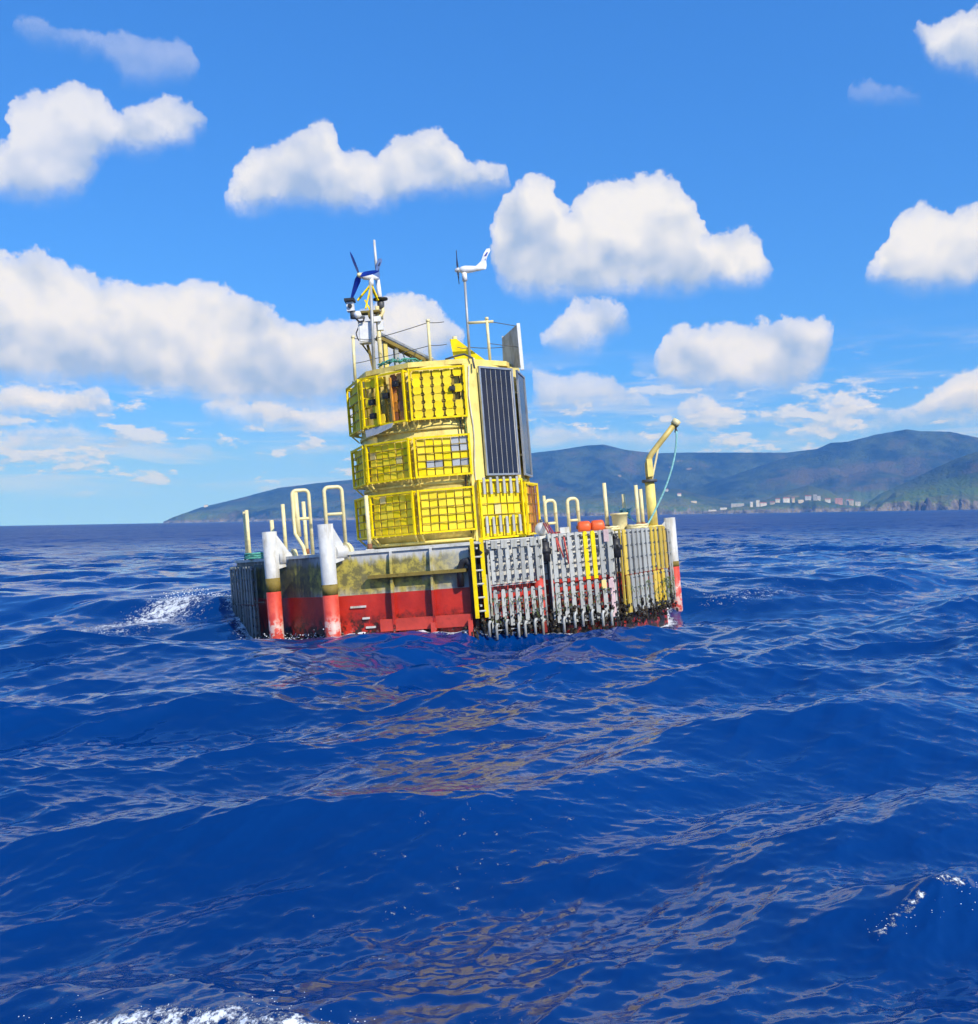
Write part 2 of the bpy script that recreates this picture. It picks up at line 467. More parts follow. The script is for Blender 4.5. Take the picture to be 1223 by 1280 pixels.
# ------------------------------------------------------------------ mesh helpers
class MB:
    def __init__(self):
        self.bm = bmesh.new()

    def box(self, c, s, rot=None, taper=None):
        hx, hy, hz = s[0] / 2, s[1] / 2, s[2] / 2
        vs_ = []
        for dx, dy, dz in ((-1, -1, -1), (1, -1, -1), (1, 1, -1), (-1, 1, -1), (-1, -1, 1), (1, -1, 1), (1, 1, 1), (-1, 1, 1)):
            v = Vector((dx * hx, dy * hy, dz * hz))
            if taper and dz > 0:
                v.x *= taper
                v.y *= taper
            if rot is not None:
                v = rot @ v
            vs_.append(self.bm.verts.new(v + Vector(c)))
        for f in ((0, 3, 2, 1), (4, 5, 6, 7), (0, 1, 5, 4), (1, 2, 6, 5), (2, 3, 7, 6), (3, 0, 4, 7)):
            self.bm.faces.new([vs_[i] for i in f])
        return self

    def bar(self, p, q, w, h=None):
        p, q = Vector(p), Vector(q)
        d = q - p
        rot = d.to_track_quat('Z', 'Y').to_matrix()
        return self.box((p + q) / 2, (w, h or w, d.length), rot)

    def tube(self, pts, r, seg=10, caps=True, closed=False):
        pts = [Vector(p) for p in pts]
        rs = r if isinstance(r, (list, tuple)) else [r] * len(pts)
        rings = []
        n = len(pts)
        up = None
        for i, p in enumerate(pts):
            if closed:
                t = pts[(i + 1) % n] - pts[i - 1]
            else:
                t = pts[min(i + 1, n - 1)] - pts[max(i - 1, 0)]
            t.normalize()
            if up is None:
                up = Vector((0, 0, 1)) if abs(t.z) < 0.9 else Vector((1, 0, 0))
            a = t.cross(up)
            if a.length < 1e-4:
                a = t.orthogonal()
            a.normalize()
            bb = a.cross(t)
            up = bb
            rings.append([self.bm.verts.new(p + (a * math.cos(2 * math.pi * k / seg) + bb * math.sin(2 * math.pi * k / seg)) * rs[i]) for k in range(seg)])
        m = n if closed else n - 1
        for i in range(m):
            A, B = rings[i], rings[(i + 1) % n]
            for k in range(seg):
                f = self.bm.faces.new((A[k], B[k], B[(k + 1) % seg], A[(k + 1) % seg]))
                f.smooth = True
        if caps and not closed:
            self.bm.faces.new(rings[0])
            self.bm.faces.new(list(reversed(rings[-1])))
        return self

    def cyl(self, p, q, r, seg=14):
        return self.tube([p, q], r, seg)

    def lathe(self, prof, seg=24, axis='Z', loc=(0, 0, 0)):
        rings = []
        for (r_, z_) in prof:
            ring = []
            for k in range(seg):
                a = 2 * math.pi * k / seg
                v = Vector((r_ * math.cos(a), r_ * math.sin(a), z_))
                if axis == 'X':
                    v = Vector((v.z, v.x, v.y))
                ring.append(self.bm.verts.new(v + Vector(loc)))
            rings.append(ring)
        for A, B in zip(rings[:-1], rings[1:]):
            for k in range(seg):
                f = self.bm.faces.new((A[k], A[(k + 1) % seg], B[(k + 1) % seg], B[k]))
                f.smooth = True
        self.bm.faces.new(list(reversed(rings[0])))
        self.bm.faces.new(rings[-1])
        return self

    def prism(self, poly, z0, z1):
        a = [self.bm.verts.new((x, y, z0)) for x, y in poly]
        b_ = [self.bm.verts.new((x, y, z1)) for x, y in poly]
        n = len(poly)
        for i in range(n):
            self.bm.faces.new((a[i], a[(i + 1) % n], b_[(i + 1) % n], b_[i]))
        self.bm.faces.new(list(reversed(a)))
        self.bm.faces.new(b_)
        return self

    def plate(self, pts, thick, normal):
        """flat outline (3-D points) given a thickness"""
        nrm = Vector(normal).normalized() * thick / 2
        a = [self.bm.verts.new(Vector(p) - nrm) for p in pts]
        b_ = [self.bm.verts.new(Vector(p) + nrm) for p in pts]
        n = len(pts)
        for i in range(n):
            self.bm.faces.new((a[i], a[(i + 1) % n], b_[(i + 1) % n], b_[i]))
        self.bm.faces.new(list(reversed(a)))
        self.bm.faces.new(b_)
        return self

    def ball(self, c, r, sub=2, sc=(1, 1, 1)):
        mm = Matrix.Translation(c) @ Matrix.Diagonal((r * sc[0], r * sc[1], r * sc[2], 1))
        g = bmesh.ops.create_icosphere(self.bm, subdivisions=sub, radius=1.0, matrix=mm)
        if sub > 1:
            for v in g['verts']:
                for f in v.link_faces:
                    f.smooth = True
        return self

    def mesh(self, name, mat, bevel=0.0):
        if bevel:
            bmesh.ops.bevel(self.bm, geom=[e for e in self.bm.edges if not e.smooth or e.calc_face_angle(0) > 0.6], offset=bevel, segments=1, affect='EDGES')
        bmesh.ops.recalc_face_normals(self.bm, faces=self.bm.faces)
        me = bpy.data.meshes.new(name)
        self.bm.to_mesh(me)
        self.bm.free()
        me.materials.append(MATS[mat] if isinstance(mat, str) else mat)
        return me

    def build(self, name, mat, parent=None, bevel=0.0):
        return link(name, self.mesh(name, mat, bevel), parent)


def link(name, me, parent=None, loc=None, label=None, kind=None):
    o = bpy.data.objects.new(name, me)
    COL.objects.link(o)
    if parent is not None:
        o.parent = parent
    if loc is not None:
        o.location = loc
    if label:
        o['label'] = label
    if kind:
        o['kind'] = kind
    return o


def tag(o, label=None, cat=None, group=None, kind=None):
    for kk, vv_ in (('label', label), ('category', cat), ('group', group), ('kind', kind)):
        if vv_:
            o[kk] = vv_
    return o


# the buoy floats heeled to the left and trimmed a little away from the camera
BUOY = Matrix.Translation((-0.6, 19.2, 1.22)) @ Matrix.Rotation(R(-3.6), 4, 'Y') @ Matrix.Rotation(R(-1.3), 4, 'X')
DZ = 0.05           # deck height in buoy space


def thing(name, label, cat, loc=(0, 0, 0), rotz=0.0, group=None):
    o = bpy.data.objects.new(name, None)
    o.empty_display_size = 0.2
    COL.objects.link(o)
    o.matrix_world = BUOY @ Matrix.Translation(loc) @ Matrix.Rotation(rotz, 4, 'Z')
    return tag(o, label, cat, group)


def single(name, mb, mat, label, cat, group=None, bevel=0.0, loc=(0, 0, 0)):
    o = mb.build(name, mat, None, bevel)
    o.matrix_world = BUOY @ Matrix.Translation(loc)
    return tag(o, label, cat, group)


def pol(a, r, z=0.0):
    return Vector((r * math.sin(R(a)), -r * math.cos(R(a)), z))


def arc(c, r, a0, a1, n, ax, ay):
    c, ax, ay = Vector(c), Vector(ax), Vector(ay)
    return [c + ax * (r * math.cos(R(a0 + (a1 - a0) * i / n))) + ay * (r * math.sin(R(a0 + (a1 - a0) * i / n))) for i in range(n + 1)]


# ------------------------------------------------------------------ numpy noise
def vnoise(x, y, seed=0):
    r_ = np.random.default_rng(seed)
    tab = r_.random((256, 256)).astype(np.float32)
    xi, yi = np.floor(x).astype(int), np.floor(y).astype(int)
    fx, fy = x - xi, y - yi
    fx, fy = fx * fx * (3 - 2 * fx), fy * fy * (3 - 2 * fy)
    g = lambda i, j: tab[i & 255, j & 255]
    return (g(xi, yi) * (1 - fx) + g(xi + 1, yi) * fx) * (1 - fy) + (g(xi, yi + 1) * (1 - fx) + g(xi + 1, yi + 1) * fx) * fy


def fbm(x, y, octv=4, seed=0):
    s, a, t = 0.0, 0.5, 0.0
    for i in range(octv):
        s = s + a * vnoise(x * 2 ** i + 17.3 * i, y * 2 ** i + 5.1 * i, seed + i)
        t += a
        a *= 0.5
    return s / t


# ------------------------------------------------------------------ sea
def make_waves():
    r_ = np.random.default_rng(23)
    main = math.atan2(-0.90, 0.42)
    W = []
    n = 175
    for i in range(n):
        lam = 10.0 * (0.05 / 10.0) ** ((i + r_.random() * 0.8) / n)
        spread = 0.36 if lam > 2.5 else (0.42 if lam > 0.7 else 0.62)
        th = main + r_.normal() * spread
        s_ = 0.014 if lam > 5 else (0.030 if lam > 2.5 else (0.035 if lam > 1.0 else (0.034 if lam > .5 else (0.034 if lam > .2 else 0.026))))
        W.append((2 * math.pi / lam, th, s_ * lam / (2 * math.pi) * (0.6 + 0.8 * r_.random()), r_.random() * 2 * math.pi, lam))
    return W


WAVES = make_waves()
# single larger crests close to the boat: centre x, y, direction of the crest line, length, width, height
CRESTS = [(-1.15, 3.70, R(6), 1.0, 0.28, 0.13), (1.9, 4.25, R(14), 0.75, 0.32, 0.16), (2.5, 7.6, R(22), 2.4, 0.7, 0.20), (-1.6, 5.6, R(14), 1.5, 0.45, 0.13), (2.6, 5.4, R(26), 1.6, 0.45, 0.14), (-3.2, 9.5, R(10), 2.2, 0.7, 0.14), (0.4, 13.7, 0.0, 3.0, 1.0, -0.13), (-5.6, 18.9, R(-14), 2.2, 0.5, 0.20), (-0.3, 20.9, 0.0, 13.0, 2.7, 0.36)]


def sea_surface(x, y, cell):
    z = np.zeros_like(x)
    dx = np.zeros_like(x)
    dy = np.zeros_like(x)
    for kx, th, a, ph, lam in WAVES:
        f = np.clip((lam / cell - 2.2) / 2.5, 0, 1)
        m = f > 0
        if not m.any():
            continue
        c_, s_ = math.cos(th), math.sin(th)
        arg = kx * (c_ * x[m] + s_ * y[m]) + ph
        sn, cs = np.sin(arg), np.cos(arg)
        af = a * f[m]
        z[m] += af * sn
        dx[m] += 1.0 * af * c_ * cs
        dy[m] += 1.0 * af * s_ * cs
    # gusts: calmer and rougher patches
    g = np.clip(0.35 + 1.3 * fbm(x / 4.5 + 40, y / 6.0 + 9, 3, 5), 0.6, 1.5)
    z *= g
    dx *= g
    dy *= g
    for cx, cy_, an, L, w, h in CRESTS:
        u = (x - cx) * math.cos(an) + (y - cy_) * math.sin(an)
        v = -(x - cx) * math.sin(an) + (y - cy_) * math.cos(an)
        v = v + 0.12 * np.sin(u * 2.3) + 0.1 * (fbm(u * 1.7 + 3, v * 0.5, 3, 8) - 0.5)
        e = np.exp(-(u / L) ** 2)
        z += h * e * (np.exp(-(v / w) ** 2) - 0.35 * np.exp(-((v + 1.5 * w) / w) ** 2))
    return z, dx, dy


def seg_dist(x, y, pts):
    d = np.full_like(x, 1e9)
    for (x0, y0), (x1, y1) in zip(pts[:-1], pts[1:]):
        ex, ey = x1 - x0, y1 - y0
        t = np.clip(((x - x0) * ex + (y - y0) * ey) / (ex * ex + ey * ey), 0, 1)
        d = np.minimum(d, np.hypot(x - x0 - t * ex, y - y0 - t * ey))
    return d


HULL = [(-160, 4.2), (-134, 4.2), (-108, 4.2), (-80, 4.15), (-52, 4.05), (-25.2, 4.3), (4.8, 4.3), (34.8, 4.3), (64.8, 3.98), (94.8, 3.86), (124.8, 4.0), (150, 4.2), (175, 4.2)]


def foam_mask(x, y):
    f = np.zeros_like(x)
    hp = [BUOY @ pol(a, r_, -1.3) for a, r_ in HULL]
    hp = [(p.x, p.y) for p in hp] + [(hp[0].x, hp[0].y)]
    dh = seg_dist(x, y, hp)
    f = np.maximum(f, 1.10 * np.exp(-(dh / 0.28) ** 2))
    left = np.clip((-2.2 - x) / 1.5, 0, 1)
    f = np.maximum(f, 0.95 * np.exp(-(dh / 0.55) ** 2) * left)
    wake = [(-4.4, 20.6), (-5.2, 20.1), (-5.8, 19.2), (-6.4, 18.2), (-7.2, 17.0)]
    dw = seg_dist(x, y, wake)
    along = np.clip((x + 8.6) / 3.6, 0, 1)
    f = np.maximum(f, (0.55 + 0.42 * along) * np.exp(-(dw / 0.95) ** 2))
    dw = seg_dist(x, y, [(-5.2, 19.4), (-6.2, 17.4), (-7.8, 15.4)])
    f = np.maximum(f, 0.64 * np.exp(-(dw / 1.0) ** 2))
    dr = seg_dist(x, y, [(3.7, 20.0), (4.9, 21.2), (6.2, 22.2)])
    f = np.maximum(f, 0.68 * np.exp(-(dr / 0.8) ** 2))
    dr = seg_dist(x, y, [(4.2, 18.6), (6.0, 19.5)])
    f = np.maximum(f, 0.60 * np.exp(-(dr / 0.8) ** 2))
    d1 = seg_dist(x, y, [(-1.75, 3.54), (-1.4, 3.61), (-1.05, 3.59), (-0.75, 3.50), (-0.40, 3.44)])
    f = np.maximum(f, 0.84 * np.exp(-(d1 / 0.10) ** 2))
    d2 = seg_dist(x, y, [(1.50, 4.02), (1.75, 4.18), (2.0, 4.2)])
    f = np.maximum(f, 0.74 * np.exp(-(d2 / 0.055) ** 2))
    # scattered flecks
    f = np.maximum(f, 0.42 * np.clip((fbm(x * 0.35, y * 0.35, 3, 91) - 0.55) / 0.2, 0, 1))
    return f


def build_sea():
    rows = [2.2]
    while rows[-1] < 6900:
        r_ = rows[-1]
        rows.append(r_ + min(r_ * r_ / 5500.0 + 0.006, 0.012 * r_))
    rr = np.array(rows)
    a_in = np.linspace(-R(31), R(31), 720)
    a_out = np.linspace(R(31), 2 * math.pi - R(31), 64)[1:-1]
    aa = np.concatenate([a_in, a_out])
    nr, na = len(rr), len(aa)
    Rg, Ag = np.meshgrid(rr, aa, indexing='ij')
    x, y = Rg * np.sin(Ag), Rg * np.cos(Ag)
    da = np.full(na, a_in[1] - a_in[0])
    da[len(a_in):] = a_out[1] - a_out[0]
    drr = np.gradient(rr)
    cell = np.maximum(np.minimum(drr[:, None] * np.ones(na)[None, :], Rg), Rg * da[None, :])
    x, y, cell = x.ravel(), y.ravel(), cell.ravel()
    z, dx, dy = sea_surface(x, y, cell)
    foam = np.where(x * x + y * y < 40 ** 2, foam_mask(x, y), 0.0)
    # foam froths up a little
    fn = fbm(x * 9, y * 9, 3, 77)
    z = z + 0.05 * np.clip(foam - 0.35, 0, 1) * fn
    x, y = x + dx, y + dy
    nv = nr * na
    co = np.empty((nv + 1, 3), np.float32)
    co[:nv, 0], co[:nv, 1], co[:nv, 2] = x, y, z
    co[nv] = (0, 0, -0.1)
    i = np.arange(nr - 1)[:, None]
    j = np.arange(na)[None, :]
    j2 = (j + 1) % na
    q = np.stack([(i * na + j), (i * na + j2), ((i + 1) * na + j2), ((i + 1) * na + j)], -1).reshape(-1, 4)
    # order so that normals look up
    q = q[:, ::-1]
    tri = np.stack([np.arange(na), (np.arange(na) + 1) % na, np.full(na, nv)], -1)[:, :]
    loops = np.concatenate([q.ravel(), tri.ravel()]).astype(np.int32)
    nq = len(q)
    starts = np.concatenate([np.arange(nq) * 4, nq * 4 + np.arange(na) * 3]).astype(np.int32)
    me = bpy.data.meshes.new('sea')
    me.vertices.add(nv + 1)
    me.vertices.foreach_set('co', co.ravel())
    me.loops.add(len(loops))
    me.loops.foreach_set('vertex_index', loops)
    me.polygons.add(nq + na)
    me.polygons.foreach_set('loop_start', starts)
    me.update(calc_edges=True)
    me.polygons.foreach_set('use_smooth', np.ones(nq + na, bool))
    at = me.attributes.new('foam', 'FLOAT', 'POINT')
    at.data.foreach_set('value', np.append(foam, 0).astype(np.float32))
    me.validate()
    o = link('sea', me, kind='structure')
    mt, b, p = new_mat('sea_water')
    geo = b.node('ShaderNodeNewGeometry')
    pos = geo.outputs['Position']
    fa = b.node('ShaderNodeAttribute', attribute_name='foam')
    n1 = b.noise(pos, 9.0, 6.0, 0.7)
    n2 = b.noise(b.vm('MULTIPLY', pos, (1.0, 0.6, 1.0)), 45.0, 4.0, 0.75)
    vo = b.node('ShaderNodeTexVoronoi', feature='DISTANCE_TO_EDGE')
    b.put(vo.inputs['Vector'], b.vm('ADD', pos, b.vm('SCALE', b.noise(pos, 14.0, 3.0, 0.6, col=True), scale=0.10)))
    vo.inputs['Scale'].default_value = 16.0
    film = b.sm(vo.outputs['Distance'], 0.16, 0.0)          # bubble rafts: bright cell walls
    lace = b.m('ADD', b.m('MULTIPLY', n1, 0.58), b.m('ADD', b.m('MULTIPLY', n2, 0.38), b.m('MULTIPLY', film, 0.05)))
    fm = b.sm(b.m('ADD', fa.outputs['Fac'], b.m('MULTIPLY', c5m(b, lace), 2.4)), 0.66, 0.92)
    big = b.noise(pos, 0.12, 3.0, 0.5)
    deep = b.mix(b.sm(big, 0.35, 0.65), (0.0001, 0.0240, 0.128), (0.0002, 0.0330, 0.168))
    b.put(p.inputs['Base Color'], b.mix(fm, deep, (0.72, 0.76, 0.80)))
    far_r = b.sm(b.vm('LENGTH', pos), 15.0, 130.0, 0.02, 0.40)      # slopes too small to see far out widen the reflection
    b.put(p.inputs['Roughness'], b.m('MAXIMUM', far_r, b.sm(fm, 0, 1, 0.04, 0.8)))
    p.inputs['IOR'].default_value = 1.333
    p.inputs['Specular IOR Level'].default_value = 1.0
    # ripples too fine for the mesh, drawn out along the crests
    px_, py_, pz_ = b.sep(pos)
    cu = b.m('MULTIPLY_ADD', px_, 0.906, b.m('MULTIPLY', py_, 0.423))
    cv = b.m('MULTIPLY_ADD', py_, 0.906, b.m('MULTIPLY', px_, -0.423))
    crest = b.comb(b.m('MULTIPLY', cu, 0.5), b.m('MULTIPLY', cv, 1.25), 0.0)
    dist = b.vm('LENGTH', pos)
    rip = b.noise(crest, 5.5, 4.0, 0.6, dist=0.5)
    cap = b.noise(crest, 20.0, 5.0, 0.62, dist=0.6)
    gust = b.sm(b.noise(pos, 0.55, 3.0, 0.55), 0.36, 0.62, 0.35, 1.25)
    hgt = b.m('ADD', b.m('MULTIPLY', rip, 0.0022), b.m('MULTIPLY', b.m('MULTIPLY', cap, gust), 0.0014))
    # beyond the reach of the mesh the chop is carried by the normals
    chop = b.noise(crest, 1.5, 6.0, 0.7, col=True)
    chop = b.vm('MULTIPLY', b.vm('SUBTRACT', chop, (0.5, 0.5, 0.5)), (1.2, 1.8, 0.0))
    chop = b.vm('SCALE', chop, scale=b.sm(dist, 10.0, 60.0, 0.0, 1.25))
    roll = b.noise(b.vm('MULTIPLY', crest, (0.06, 0.16, 0.0)), 1.0, 5.0, 0.65, col=True)
    roll = b.vm('MULTIPLY', b.vm('SUBTRACT', roll, (0.5, 0.5, 0.5)), (0.6, 1.0, 0.0))
    chop = b.vm('ADD', chop, b.vm('SCALE', roll, scale=b.sm(dist, 60.0, 250.0)))
    nrm0 = b.vm('NORMALIZE', b.vm('ADD', geo.outputs['Normal'], chop))
    bp = b.node('ShaderNodeBump')
    bp.inputs['Strength'].default_value = 1.0
    bp.inputs['Distance'].default_value = 1.0
    b.put(bp.inputs['Height'], b.m('MULTIPLY_ADD', fm, 0.01, hgt))
    b.put(bp.inputs['Normal'], nrm0)
    b.L.new(bp.outputs[0], p.inputs['Normal'])
    me.materials.append(mt)
    return o


build_sea()

# ------------------------------------------------------------------ coast
HILLS = []


def terrain_material():
    mt, b, p = new_mat('coast')
    geo = b.node('ShaderNodeNewGeometry')
    pos = geo.outputs['Position']
    nz = b.sep(geo.outputs['Normal'])[2]
    z = b.sep(pos)[2]
    n1 = b.noise(pos, 0.0016, 5.0, 0.6)
    n2 = b.noise(pos, 0.008, 5.0, 0.65)
    n3 = b.noise(pos, 0.03, 4.0, 0.7)
    forest = b.mix(b.sm(n2, 0.35, 0.65), (0.004, 0.011, 0.010), (0.050, 0.072, 0.030))
    forest = b.mix(b.sm(n3, 0.55, 0.75), forest, (0.007, 0.018, 0.012))
    meadow = b.mix(b.sm(n2, 0.4, 0.6), (0.075, 0.125, 0.035), (0.13, 0.145, 0.06))
    low = b.sm(b.m('MULTIPLY_ADD', c5m(b, n2), 160.0, z), 120.0, 30.0)
    grassm = b.m('MULTIPLY', low, b.sm(n1, 0.40, 0.52))
    bare = b.sm(b.noise(pos, 0.0055, 3.0, 0.5), 0.70, 0.74)
    brown = b.mix(b.sm(b.noise(pos, 0.0035, 5.0, 0.65), 0.50, 0.66), forest, (0.085, 0.070, 0.032))
    colr = b.mix(grassm, brown, meadow)
    colr = b.mix(b.m('MULTIPLY', bare, 0.8), colr, (0.26, 0.20, 0.12))
    rock = b.mix(b.sm(n3, 0.35, 0.65), (0.06, 0.055, 0.05), (0.22, 0.20, 0.17))
    cliff = b.m('MULTIPLY', b.sm(nz, 0.78, 0.52), b.sm(b.m('MULTIPLY_ADD', c5m(b, n2), 60.0, z), 75.0, 35.0))
    shore = b.sm(b.m('MULTIPLY_ADD', c5m(b, n3), 18.0, z), 16.0, 8.0)
    colr = b.mix(b.m('MAXIMUM', cliff, shore), colr, rock)
    b.put(p.inputs['Base Color'], colr)
    p.inputs['Roughness'].default_value = 0.95
    p.inputs['Specular IOR Level'].default_value = 0.1
    bp = b.node('ShaderNodeBump')
    bp.inputs['Strength'].default_value = 0.8
    bp.inputs['Distance'].default_value = 14.0
    b.put(bp.inputs['Height'], b.m('ADD', n3, b.noise(pos, 0.09, 3.0, 0.6)))
    b.L.new(bp.outputs[0], p.inputs['Normal'])
    return mt


COAST = terrain_material()


def add_hill(prof, yc, yr, yb, cliff, seed, rough=0.16, nt_=300, ns=64):
    t0, t1 = prof[0][0], prof[-1][0]
    pt = np.array(prof)

    def height(t, y):
        H = np.interp(t, pt[:, 0], pt[:, 1]) * yr + 1.5
        ycv = yc + 130 * (fbm(t * 46 + seed, t * 0 + 2.0, 4, seed) - 0.5)
        s = (y - ycv) / (yr - ycv)
        x = t * y
        cl = np.minimum(cliff * (0.4 + 1.2 * fbm(x / 55.0, y / 70.0 + seed, 4, seed + 3)), 0.8 * H)
        up = np.clip(s / (0.03 + 0.09 * fbm(x / 130.0, y * 0 + 3.3, 3, seed + 5)), 0, 1) ** 0.8
        rise = np.clip(s, 0, 1) ** 0.95
        ridge = 1 - np.abs(2 * fbm(x / 420.0, y / 620.0, 4, seed + 7) - 1)
        g = cl * up + (H - cl) * rise * (1 - rough * (1.15 - ridge) * 3.2 * (1 - rise ** 2))
        g = g + (1 - rise) * rise * 4 * 10 * (fbm(x / 60.0, y / 90.0, 3, seed + 11) - 0.5)
        bk = np.clip((y - yr) / (yb - yr), 0, 1)
        g = g * (1 - bk * bk)
        g = g + 3.0 * (fbm(x / 24.0, y / 40.0, 2, seed + 13) - 0.5) * np.clip(H / 60.0, 0, 1)
        return np.where(s <= 0, -6.0, g)
    tt = np.linspace(t0, t1, nt_)
    sfr = np.concatenate([np.linspace(-0.16, 0.0, 6)[:-1], np.linspace(0, 0.14, 14)[:-1], np.linspace(0.14, 1.0, ns - 30), np.linspace(1.0, 1.0 + (yb - yr) / (yr - yc), 14)[1:]])
    ys = yc + sfr * (yr - yc)
    T, Y = np.meshgrid(tt, ys, indexing='ij')
    Z = height(T, Y)
    X = T * Y
    n, m_ = T.shape
    verts = np.stack([X.ravel(), Y.ravel(), Z.ravel()], -1)
    i, j = np.meshgrid(np.arange(n - 1), np.arange(m_ - 1), indexing='ij')
    q = np.stack([i * m_ + j, (i + 1) * m_ + j, (i + 1) * m_ + j + 1, i * m_ + j + 1], -1).reshape(-1, 4)
    me = bpy.data.meshes.new('hill')
    me.from_pydata(verts.tolist(), [], q.tolist())
    me.polygons.foreach_set('use_smooth', np.ones(len(q), bool))
    me.materials.append(COAST)
    link('hill', me, kind='structure')
    HILLS.append(height)


add_hill([(-.326, .0005), (-.318, .0046), (-.289, .0146), (-.249, .0235), (-.209, .0332), (-.169, .0374), (-.137, .040), (-.041, .052), (.048, .064), (.071, .0662), (.099, .0703), (.116, .0708), (.139, .0649), (.167, .0612), (.199, .0614), (.255, .0605), (.299, .0597), (.331, .063), (.39, .06), (.50, .035), (.62, .02)],
         4500, 5300, 6400, 34, 3, rough=0.24, nt_=520)
add_hill([(.15, .004), (.175, .017), (.231, .0337), (.279, .049), (.327, .062), (.343, .0686), (.36, .0695), (.391, .0766), (.419, .0809), (.431, .079), (.463, .0777), (.489, .0717), (.55, .058), (.70, .03)],
         3900, 4750, 5600, 20, 31, rough=0.26)
add_hill([(.03, .004), (.063, .019), (.103, .0195), (.151, .0255), (.191, .025), (.215, .0175), (.247, .010), (.279, .004), (.30, .001)],
         3550, 3950, 4400, 22, 47, rough=0.08)
add_hill([(.215, .0005), (.247, .006), (.271, .0105), (.299, .0215), (.32, .0262), (.339, .0215), (.355, .0115), (.375, .005), (.40, .0005)],
         3150, 3480, 3800, 14, 59, rough=0.06)
add_hill([(.37, .001), (.391, .0165), (.415, .0264), (.439, .038), (.471, .052), (.489, .057), (.55, .072), (.70, .06)],
         2950, 3350, 3800, 18, 71, rough=0.22)
add_hill([(.385, .0005), (.407, .019), (.431, .024), (.451, .030), (.489, .037), (.55, .045), (.70, .05)],
         2680, 2950, 3300, 20, 83, rough=0.20)


def ground_z(x, y):
    t = np.array([x / y])
    return max(float(h(t, np.array([y]))[0]) for h in HILLS)


for nm, colr in (('wall_white', (0.70, 0.69, 0.66)), ('wall_cream', (0.62, 0.55, 0.42)), ('wall_pink', (0.55, 0.30, 0.24)), ('wall_grey', (0.42, 0.42, 0.42)), ('roof_tile', (0.30, 0.13, 0.08)), ('roof_grey', (0.20, 0.22, 0.24)), ('roof_green', (0.16, 0.32, 0.26))):
    paint(nm, colr, 0.8, bump=0.0, scale=0.1)


def house(t, y, w, d, h, wall, roof, label, name='house', cat='house', flat=False):
    x = t * y
    z = ground_z(x, y) - 2.0
    o = bpy.data.objects.new(name, None)
    COL.objects.link(o)
    o.location = (x, y, z)
    o.rotation_euler.z = -math.atan(t) + R(random.uniform(-14, 14))
    tag(o, label, cat, 'buildings on the far shore')
    MB().box((0, 0, (h + 2) / 2), (w, d, h + 2)).build('wall', wall, o)
    top = h + 2.0
    if flat:
        MB().box((0, 0, top + 0.5), (w + 0.8, d + 0.8, 1.0)).box((w * 0.2, 0, top + 1.8), (w * 0.2, d * 0.4, 1.6)).build('roof', roof, o)
    else:
        rh = min(w, d) * 0.3
        mb = MB()
        a = [(-w / 2 - .6, -d / 2 - .6, top), (w / 2 + .6, -d / 2 - .6, top), (w / 2 + .6, d / 2 + .6, top), (-w / 2 - .6, d / 2 + .6, top), (-w / 2 - .6, 0, top + rh), (w / 2 + .6, 0, top + rh)]
        v = [mb.bm.verts.new(p) for p in a]
        for f in ((0, 1, 5, 4), (2, 3, 4, 5), (0, 4, 3), (1, 2, 5), (0, 3, 2, 1)):
            mb.bm.faces.new([v[i] for i in f])
        mb.build('roof', roof, o)
    # a storey band of windows, one part
    wb_ = MB()
    nst = max(1, int(h / 3.2))
    nwin = max(2, int(w / 4))
    for s_ in range(nst):
        for i in range(nwin):
            wb_.box((-w / 2 + (i + .5) * w / nwin, -d / 2 - 0.03, 2 + 1.8 + s_ * 3.1), (1.5, 0.08, 1.5))
    wo = wb_.build('window_rows', 'dark_grey', o)
    wo['kind'] = 'stuff'


